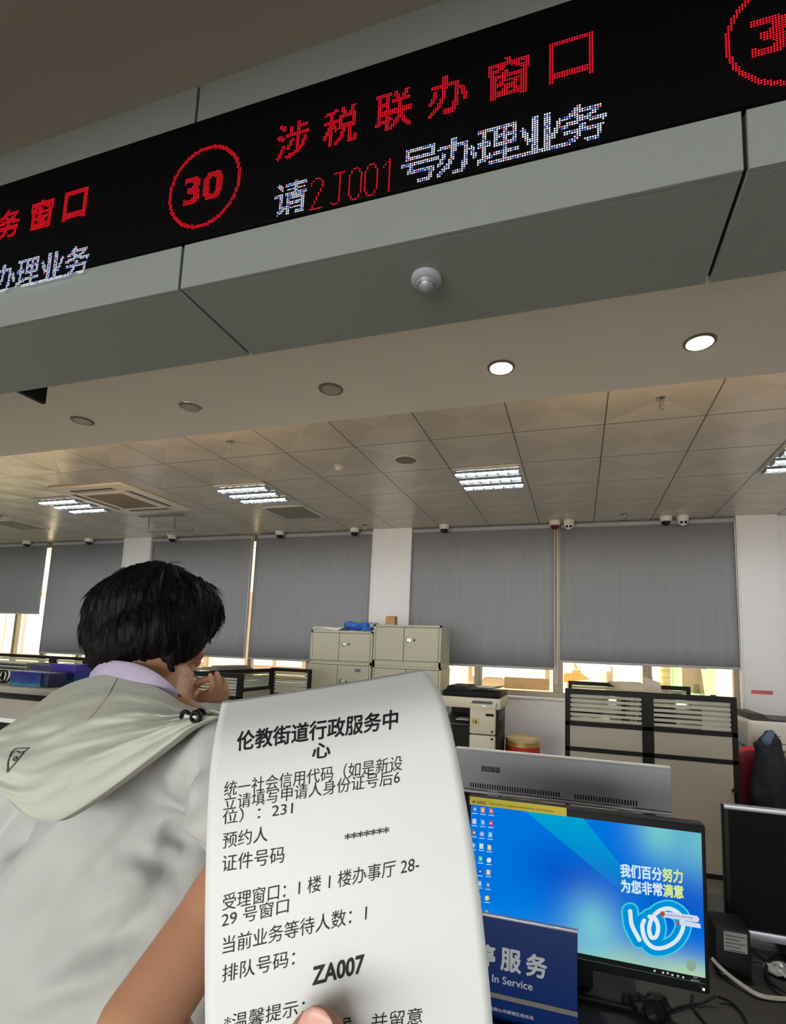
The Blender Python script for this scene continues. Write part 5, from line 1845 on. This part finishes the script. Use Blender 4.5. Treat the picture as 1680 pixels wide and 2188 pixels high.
# shirt collar
P = [at(*q) for q in ((196, 1448, 0.70), (214, 1431, 0.685), (245, 1429, 0.67), (285, 1436, 0.662), (322, 1452, 0.662), (352, 1474, 0.668), (378, 1500, 0.68))]
Q = [catmull(P, k / 30) for k in range(31)]
vs, fs = [], []
for i, p in enumerate(Q):
    for j, (dz, dy) in enumerate(((-0.03, -0.012), (0.008, -0.004), (0.013, 0.004), (0.006, 0.012), (-0.03, 0.016))):
        vs.append(p + Vector((0, dy, dz)))
for i in range(30):
    for j in range(4):
        a = i * 5 + j
        fs.append((a, a + 5, a + 6, a + 1))
MB().geo(vs, fs).obj('shirt_collar', M['lilac'], person, angle=60)

# jacket body with short sleeves
m = MB()
m.sphere(at(285, 1730, 0.71), 1, 28, 18, (0.205, 0.115, 0.17))
m.sphere(Vector((-0.665, 0.655, 1.02)), 1, 28, 18, (0.215, 0.125, 0.24))
m.sphere(Vector((-0.665, 0.64, 0.84)), 1, 28, 18, (0.215, 0.135, 0.17))
capsule(m, at(285, 1600, 0.735), at(50, 1670, 0.665), 0.085, 0.075)
capsule(m, at(360, 1600, 0.73), at(505, 1625, 0.628), 0.080, 0.066)
capsule(m, at(335, 1560, 0.765), at(320, 1640, 0.72), 0.078, 0.10)
capsule(m, at(505, 1620, 0.628), at(522, 1742, 0.575), 0.068, 0.060)
capsule(m, at(50, 1670, 0.655), at(-70, 1860, 0.66), 0.075, 0.075)
me = eval_remesh(m, 0.007, 10)
jb = BVHTree.FromPolygons([v.co for v in me.vertices], [tuple(p.vertices) for p in me.polygons])


def onjacket(x, y):
    d = (R0 * ((x - CX) / FPX) + R1 * ((y - CY) / FPX) + R2).normalized()
    h_ = jb.ray_cast(EYE, d)
    return h_[0] if h_[0] is not None else at(x, y, 0.58)


# the big creases of the cloth: (path, depth, width); negative depth stands out as a ridge
creases = [(((265, 1825), (330, 1839), (397, 1792)), 0.011, 0.014), (((302, 1877), (368, 1853), (416, 1806)), 0.012, 0.013), (((439, 1880), (359, 1940), (265, 2004), (142, 2028), (71, 2122)), 0.014, 0.026),
           (((283, 2038), (180, 2085), (94, 2128), (40, 2180)), -0.012, 0.016), (((265, 1850), (310, 1858), (350, 1845)), -0.007, 0.010), (((331, 1749), (378, 1744), (439, 1786)), -0.010, 0.012), (((340, 1772), (390, 1775), (430, 1815)), 0.014, 0.013),
           (((415, 1600), (405, 1660), (385, 1720)), 0.006, 0.010), (((430, 1610), (423, 1670), (410, 1725)), -0.006, 0.008), (((445, 1640), (400, 1650), (370, 1640)), 0.005, 0.009), (((250, 1740), (200, 1850), (120, 1960)), 0.006, 0.022),
           (((120, 1800), (70, 1900), (20, 1990)), 0.007, 0.02), (((330, 1700), (270, 1790), (220, 1860)), 0.005, 0.016), (((400, 1900), (330, 1970), (240, 2060)), -0.005, 0.014), (((60, 1770), (30, 1800), (5, 1840)), 0.01, 0.016)]
CR = []
for path, dep, wid in creases:
    P = [Vector((q[0], q[1], 0)) for q in path]
    Q = [catmull(P, k / 40) for k in range(41)]
    Q = [onjacket(q.x, q.y) for q in Q]
    dep, wid = dep * 1.35, wid * 1.1
    CR.append((Q, dep, wid, min(q.x for q in Q) - 0.08, max(q.x for q in Q) + 0.08, min(q.z for q in Q) - 0.08, max(q.z for q in Q) + 0.08))
VN = [v.normal.copy() for v in me.vertices]
for v in me.vertices:
    p = v.co.copy()
    n = noise.noise(p * 9) * 0.010
    # folds pulled from the armpit towards the lower left of the back
    t_ = (p.x * 0.55 + p.z * 0.83)
    s_ = (p.x * 0.83 - p.z * 0.55)
    n += (0.5 - abs(noise.noise(Vector((t_ * 3.0, p.y * 4, s_ * 12))))) * 0.014
    n += (0.5 - abs(noise.noise(Vector((t_ * 7.0 + 5, p.y * 6, s_ * 30))))) * 0.006
    n += noise.noise(p * 55) * 0.0012
    for Q, dep, wid, xa_, xb_, za_, zb_ in CR:
        if p.x < xa_ or p.x > xb_ or p.z < za_ or p.z > zb_:
            continue
        best, bi = 9.0, 0
        for k, q in enumerate(Q):
            d2 = (q - p).length_squared
            if d2 < best:
                best, bi = d2, k
        e_ = math.sin(math.pi * (bi + 2) / 44)
        n -= dep * e_ * math.exp(-best / (wid * wid))
    v.co = p + VN[v.index] * (n - 0.006)
sb_ = bmesh.new()
sb_.from_mesh(me)
for _ in range(1):
    bmesh.ops.smooth_vert(sb_, verts=sb_.verts[:], factor=0.5, use_axis_x=True, use_axis_y=True, use_axis_z=True)
sb_.to_mesh(me)
sb_.free()
jk = mesh_obj(me, 'jacket', M['jacket'], person)

# the hood lying on the back
T = [at(*q) for q in ((22, 1566, 0.625), (52, 1534, 0.635), (90, 1496, 0.645), (128, 1470, 0.655), (172, 1452, 0.662), (215, 1443, 0.664), (262, 1446, 0.660), (308, 1458, 0.656), (350, 1476, 0.652), (390, 1502, 0.648), (430, 1516, 0.640), (474, 1524, 0.625))]
Bc = [at(*q) for q in ((-25, 1640, 0.545), (0, 1682, 0.525), (34, 1726, 0.512), (72, 1750, 0.507), (112, 1757, 0.507), (155, 1738, 0.512), (205, 1706, 0.520), (258, 1668, 0.528), (308, 1630, 0.535), (358, 1592, 0.545), (408, 1555, 0.558), (470, 1530, 0.585))]
NU, NV = 96, 48
vs, fs = [], []


def hood_pt(u, v):
    a, b = catmull(T, u), catmull(Bc, u)
    p = a + (b - a) * v
    bul = math.sin(math.pi * min(1.0, v * 1.02)) * (0.036 + 0.012 * math.sin(u * 3.0)) * (1 - 0.5 * u)
    fold = (0.5 - abs(noise.noise(Vector((u * 2.2, v * 7.5 + u * 1.5, 1.3))))) * 0.016 * math.sin(math.pi * v)
    fold += (0.5 - abs(noise.noise(Vector((u * 4.0 + 3, v * 17, 4.1))))) * 0.007 * math.sin(math.pi * v)
    sag = -0.012 * math.sin(math.pi * v) * math.sin(math.pi * u)
    return p + Vector((-0.15 * bul, -bul - fold, sag + 0.3 * bul * (1 - v)))


for i in range(NU + 1):
    for j in range(NV + 1):
        vs.append(hood_pt(i / NU, j / NV))
# the lower edge rolls under towards the back
for i in range(NU + 1):
    b = catmull(Bc, i / NU)
    vs.append(b + Vector((0.0, 0.012, -0.004)))
    vs[-1] = b + Vector((0.0, 0.014, -0.002))
nb = (NU + 1) * (NV + 1)
for i in range(NU + 1):
    vs.append(catmull(Bc, i / NU) + Vector((0.004, 0.045, 0.02)))
for i in range(NU):
    for j in range(NV):
        a = i * (NV + 1) + j
        fs.append((a, a + NV + 1, a + NV + 2, a + 1))
    e0, e1 = i * (NV + 1) + NV, (i + 1) * (NV + 1) + NV
    fs.append((e0, e1, nb + i + 1, nb + i))
    fs.append((nb + i, nb + i + 1, nb + NU + 1 + i + 1, nb + NU + 1 + i))
hm = MB().geo(vs, fs)
hood = hm.obj('hood', M['jacket_hood'], jk, angle=80)
hb = BVHTree.FromPolygons(vs, fs)


def drape(x, y, lift=0.0012):
    d = (R0 * ((x - CX) / FPX) + R1 * ((y - CY) / FPX) + R2).normalized()
    h_ = hb.ray_cast(EYE, d)
    if h_[0] is None:
        return None
    return h_[0] - d * lift


m = MB()
for path in (((62, 1598), (32, 1600), (24, 1608), (17, 1628), (16, 1650)), ((62, 1598), (50, 1608), (40, 1622), (28, 1636), (16, 1650)), ((24, 1610), (36, 1605), (42, 1609), (50, 1606)), ((29, 1620), (34, 1617), (36, 1622), (31, 1626), (28, 1622))):
    P = []
    for (x0, y0), (x1, y1) in zip(path, path[1:]):
        for k in range(4):
            P.append(drape(x0 + (x1 - x0) * k / 4, y0 + (y1 - y0) * k / 4))
    P.append(drape(*path[-1]))
    P = [p for p in P if p is not None]
    if len(P) > 2:
        m.tube(P, 0.0010, 5)
m.obj('hood_mark', mat('grey_embroidery', (84, 84, 84), 0.8, var=0.05), hood)
# seam ribs on the hood
m = MB()
for path in (((250, 1450), (228, 1490), (205, 1520), (182, 1545)), ((395, 1500), (430, 1512), (465, 1518))):
    P = []
    for (x0, y0), (x1, y1) in zip(path, path[1:]):
        for k in range(6):
            P.append(drape(x0 + (x1 - x0) * k / 6, y0 + (y1 - y0) * k / 6, 0.0004))
    P = [p for p in P if p is not None]
    if len(P) > 2:
        m.tube(P, 0.0012, 6)
m.obj('hood_seam', M['jacket_hood'], hood)
# cord locks and draw cord at the front end of the hood
cl = []
for x, y in ((396, 1531), (418, 1532), (428, 1528)):
    p = drape(x, y, 0.006)
    if p is None:
        p = at(x, y, 0.575)
    MB().tube([p + Vector((0.0065 * math.cos(a), 0, 0.0065 * math.sin(a))) for a in [k * math.pi / 6 for k in range(12)]], 0.0028, 7, closed=True).obj('cord_lock', M['blackplastic'], hood)
    cl.append(p)
MB().tube([cl[0], (cl[0] + cl[1]) / 2 + Vector((0, -0.004, 0.001)), cl[1], cl[2], at(450, 1518, 0.59), at(478, 1524, 0.60)], 0.0018, 6).obj('draw_cord', M['whiteplastic'], hood)

# trousers and shoes
m = MB()
m.sphere(HIP, 1, 24, 16, (0.172, 0.125, 0.14))
for s in (-1, 1):
    x = -0.665 + s * 0.085
    limb(m, [(Vector((x, 0.64, 0.80)), 0.098), (Vector((x, 0.66, 0.46)), 0.074), (Vector((x, 0.64, 0.10)), 0.066)])
mesh_obj(eval_remesh(m, 0.01, 5), 'trousers', M['trousers'], person)
for s in (-1, 1):
    x = -0.665 + s * 0.085
    m = MB()
    limb(m, [(Vector((x, 0.60, 0.045)), 0.044), (Vector((x, 0.75, 0.038)), 0.038)])
    me = eval_remesh(m, 0.006, 3)
    for v in me.vertices:
        v.co.z = max(v.co.z, 0.002)
    mesh_obj(me, 'shoe', M['shoe'], person)

# ------------------------------------------------------------------ the queue ticket held up in front
LP = [(475, 1499), (461, 1565), (450, 1640), (444, 1735), (440, 1850), (438, 1985), (438, 2120), (440, 2270), (445, 2420)]
RP = [(905, 1430), (941, 1480), (962, 1545), (982, 1640), (1004, 1762), (1024, 1900), (1040, 2040), (1053, 2185), (1062, 2325)]
DP = [0.2050, 0.1835, 0.1715, 0.1630, 0.1560, 0.1500, 0.1462, 0.1440, 0.1430]
Lw = [atd(x, y, d) for (x, y), d in zip(LP, DP)]
Rw = [atd(x, y, d) for (x, y), d in zip(RP, DP)]
NU, NV = 28, 72
vs, fs = [], []
for j in range(NV + 1):
    a, b = catmull(Lw, j / NV), catmull(Rw, j / NV)
    nrm = R2
    for i in range(NU + 1):
        u = i / NU
        bow = 0.0028 * math.sin(math.pi * u) * (1.0 - 0.4 * j / NV)
        vs.append(a + (b - a) * u - nrm * bow)
for j in range(NV):
    for i in range(NU):
        a = j * (NU + 1) + i
        fs.append((a, a + 1, a + NU + 2, a + NU + 1))
tc_ = Vector(vs[(NV // 2) * (NU + 1) + NU // 2])
tk = thing('queue_ticket', 'long white printed queue ticket held up close in front', 'ticket', tuple(tc_))
tb = BVHTree.FromPolygons([Vector(v) for v in vs], fs)
pm = MB().geo(vs, fs)
paper = pm.obj('paper', M['ticket'], tk, angle=80)
so = paper.modifiers.new('thickness', 'SOLIDIFY')
so.thickness = 0.00012
so.offset = 0


def ink(s_, p0, p1, hgt, bold=0.0, name='printed_text'):
    """a printed line: p0 and p1 are the two ends of its foot, hgt its height"""
    gv, gf, _ = text_geo(s_, bold)
    dx, dy = p1[0] - p0[0], p1[1] - p0[1]
    out = []
    for x, y in gv:
        px = p0[0] + dx * x + 0.05 * hgt * y
        py = p0[1] + dy * x - hgt * y
        d = (R0 * ((px - CX) / FPX) + R1 * ((py - CY) / FPX) + R2).normalized()
        h_ = tb.ray_cast(EYE, d)
        li = 0.00022 + (0.00001 * (len(out) * 9 // len(gv)) if bold > 0 else 0)
        out.append(h_[0] - d * li if h_[0] is not None else EYE + d * 0.16)
    MB().geo(out, gf).obj(name, M['ink'], tk, flat=True)


ink('伦教街道行政服务中', (506, 1605), (849, 1556), 41, 0.022)
ink('心', (667, 1622), (705, 1617), 32, 0.022)
ink('统一社会信用代码（如是新设', (478, 1703), (859, 1646), 33)
ink('立请填写申请人身份证号后6', (477, 1733), (854, 1675), 32)
ink('位）：231', (475, 1763), (625, 1741), 31)
ink('预约人', (475, 1814), (571, 1798), 34)
ink('*******', (736, 1795), (831, 1779), 13, 0.01)
ink('证件号码', (474, 1864), (607, 1843), 36)
ink('受理窗口：1 楼 1 楼办事厅 28-', (475, 1947), (895, 1862), 36)
ink('29 号窗口', (473, 1983), (616, 1951), 34)
ink('当前业务等待人数：1', (475, 2040), (783, 1968), 38)
ink('排队号码：', (474, 2100), (629, 2064), 37)
ink('ZA007', (668, 2105), (776, 2078), 38, 0.028)
ink('*温馨提示：', (478, 2206), (650, 2168), 36)
ink('请耐心等候，并留意', (565, 2232), (902, 2188), 36)

# hand holding the ticket, mostly below the picture
hd = thing('person', 'thumb tip of the hand holding the queue ticket at the bottom edge', 'person', tuple(atd(700, 2560, 0.15)))
q = lambda x, y, d: atd(x, y, d)
m = MB()
W0 = q(760, 2860, 0.155)
limb(m, [(q(676, 2232, 0.1335), 0.0085), (q(690, 2330, 0.1310), 0.0098), (q(712, 2440, 0.1325), 0.0105), (q(740, 2560, 0.142), 0.013)], 16)
for k, (x, y, d) in enumerate(((560, 2330, 0.166), (640, 2290, 0.168), (735, 2300, 0.168), (820, 2350, 0.166))):
    r_ = (0.0085, 0.009, 0.0088, 0.0078)[k]
    limb(m, [(q(700 + 30 * k, 2620, 0.178), r_ * 1.15), (q(x + 20, y + 150, 0.182), r_ * 1.1), (q(x + 5, y + 60, 0.176), r_), (q(x, y, d), r_ * 0.82)], 14)
limb(m, [(q(735, 2600, 0.165), 0.021), (q(790, 2640, 0.170), 0.021)], 16)
limb(m, [(q(735, 2600, 0.165), 0.020), (W0, 0.024)], 16)
limb(m, [(q(790, 2640, 0.170), 0.020), (W0, 0.024)], 16)
limb(m, [(W0, 0.025), (q(900, 3500, 0.14), 0.034)], 18)
mesh_obj(eval_remesh(m, 0.0024, 4), 'hand', M['skin'], hd)
MB().sphere(q(676, 2222, 0.1262), 1, 14, 8, (0.0055, 0.0012, 0.0075)).obj('thumbnail', mat('nail', (214, 160, 146), 0.3, var=0), hd)
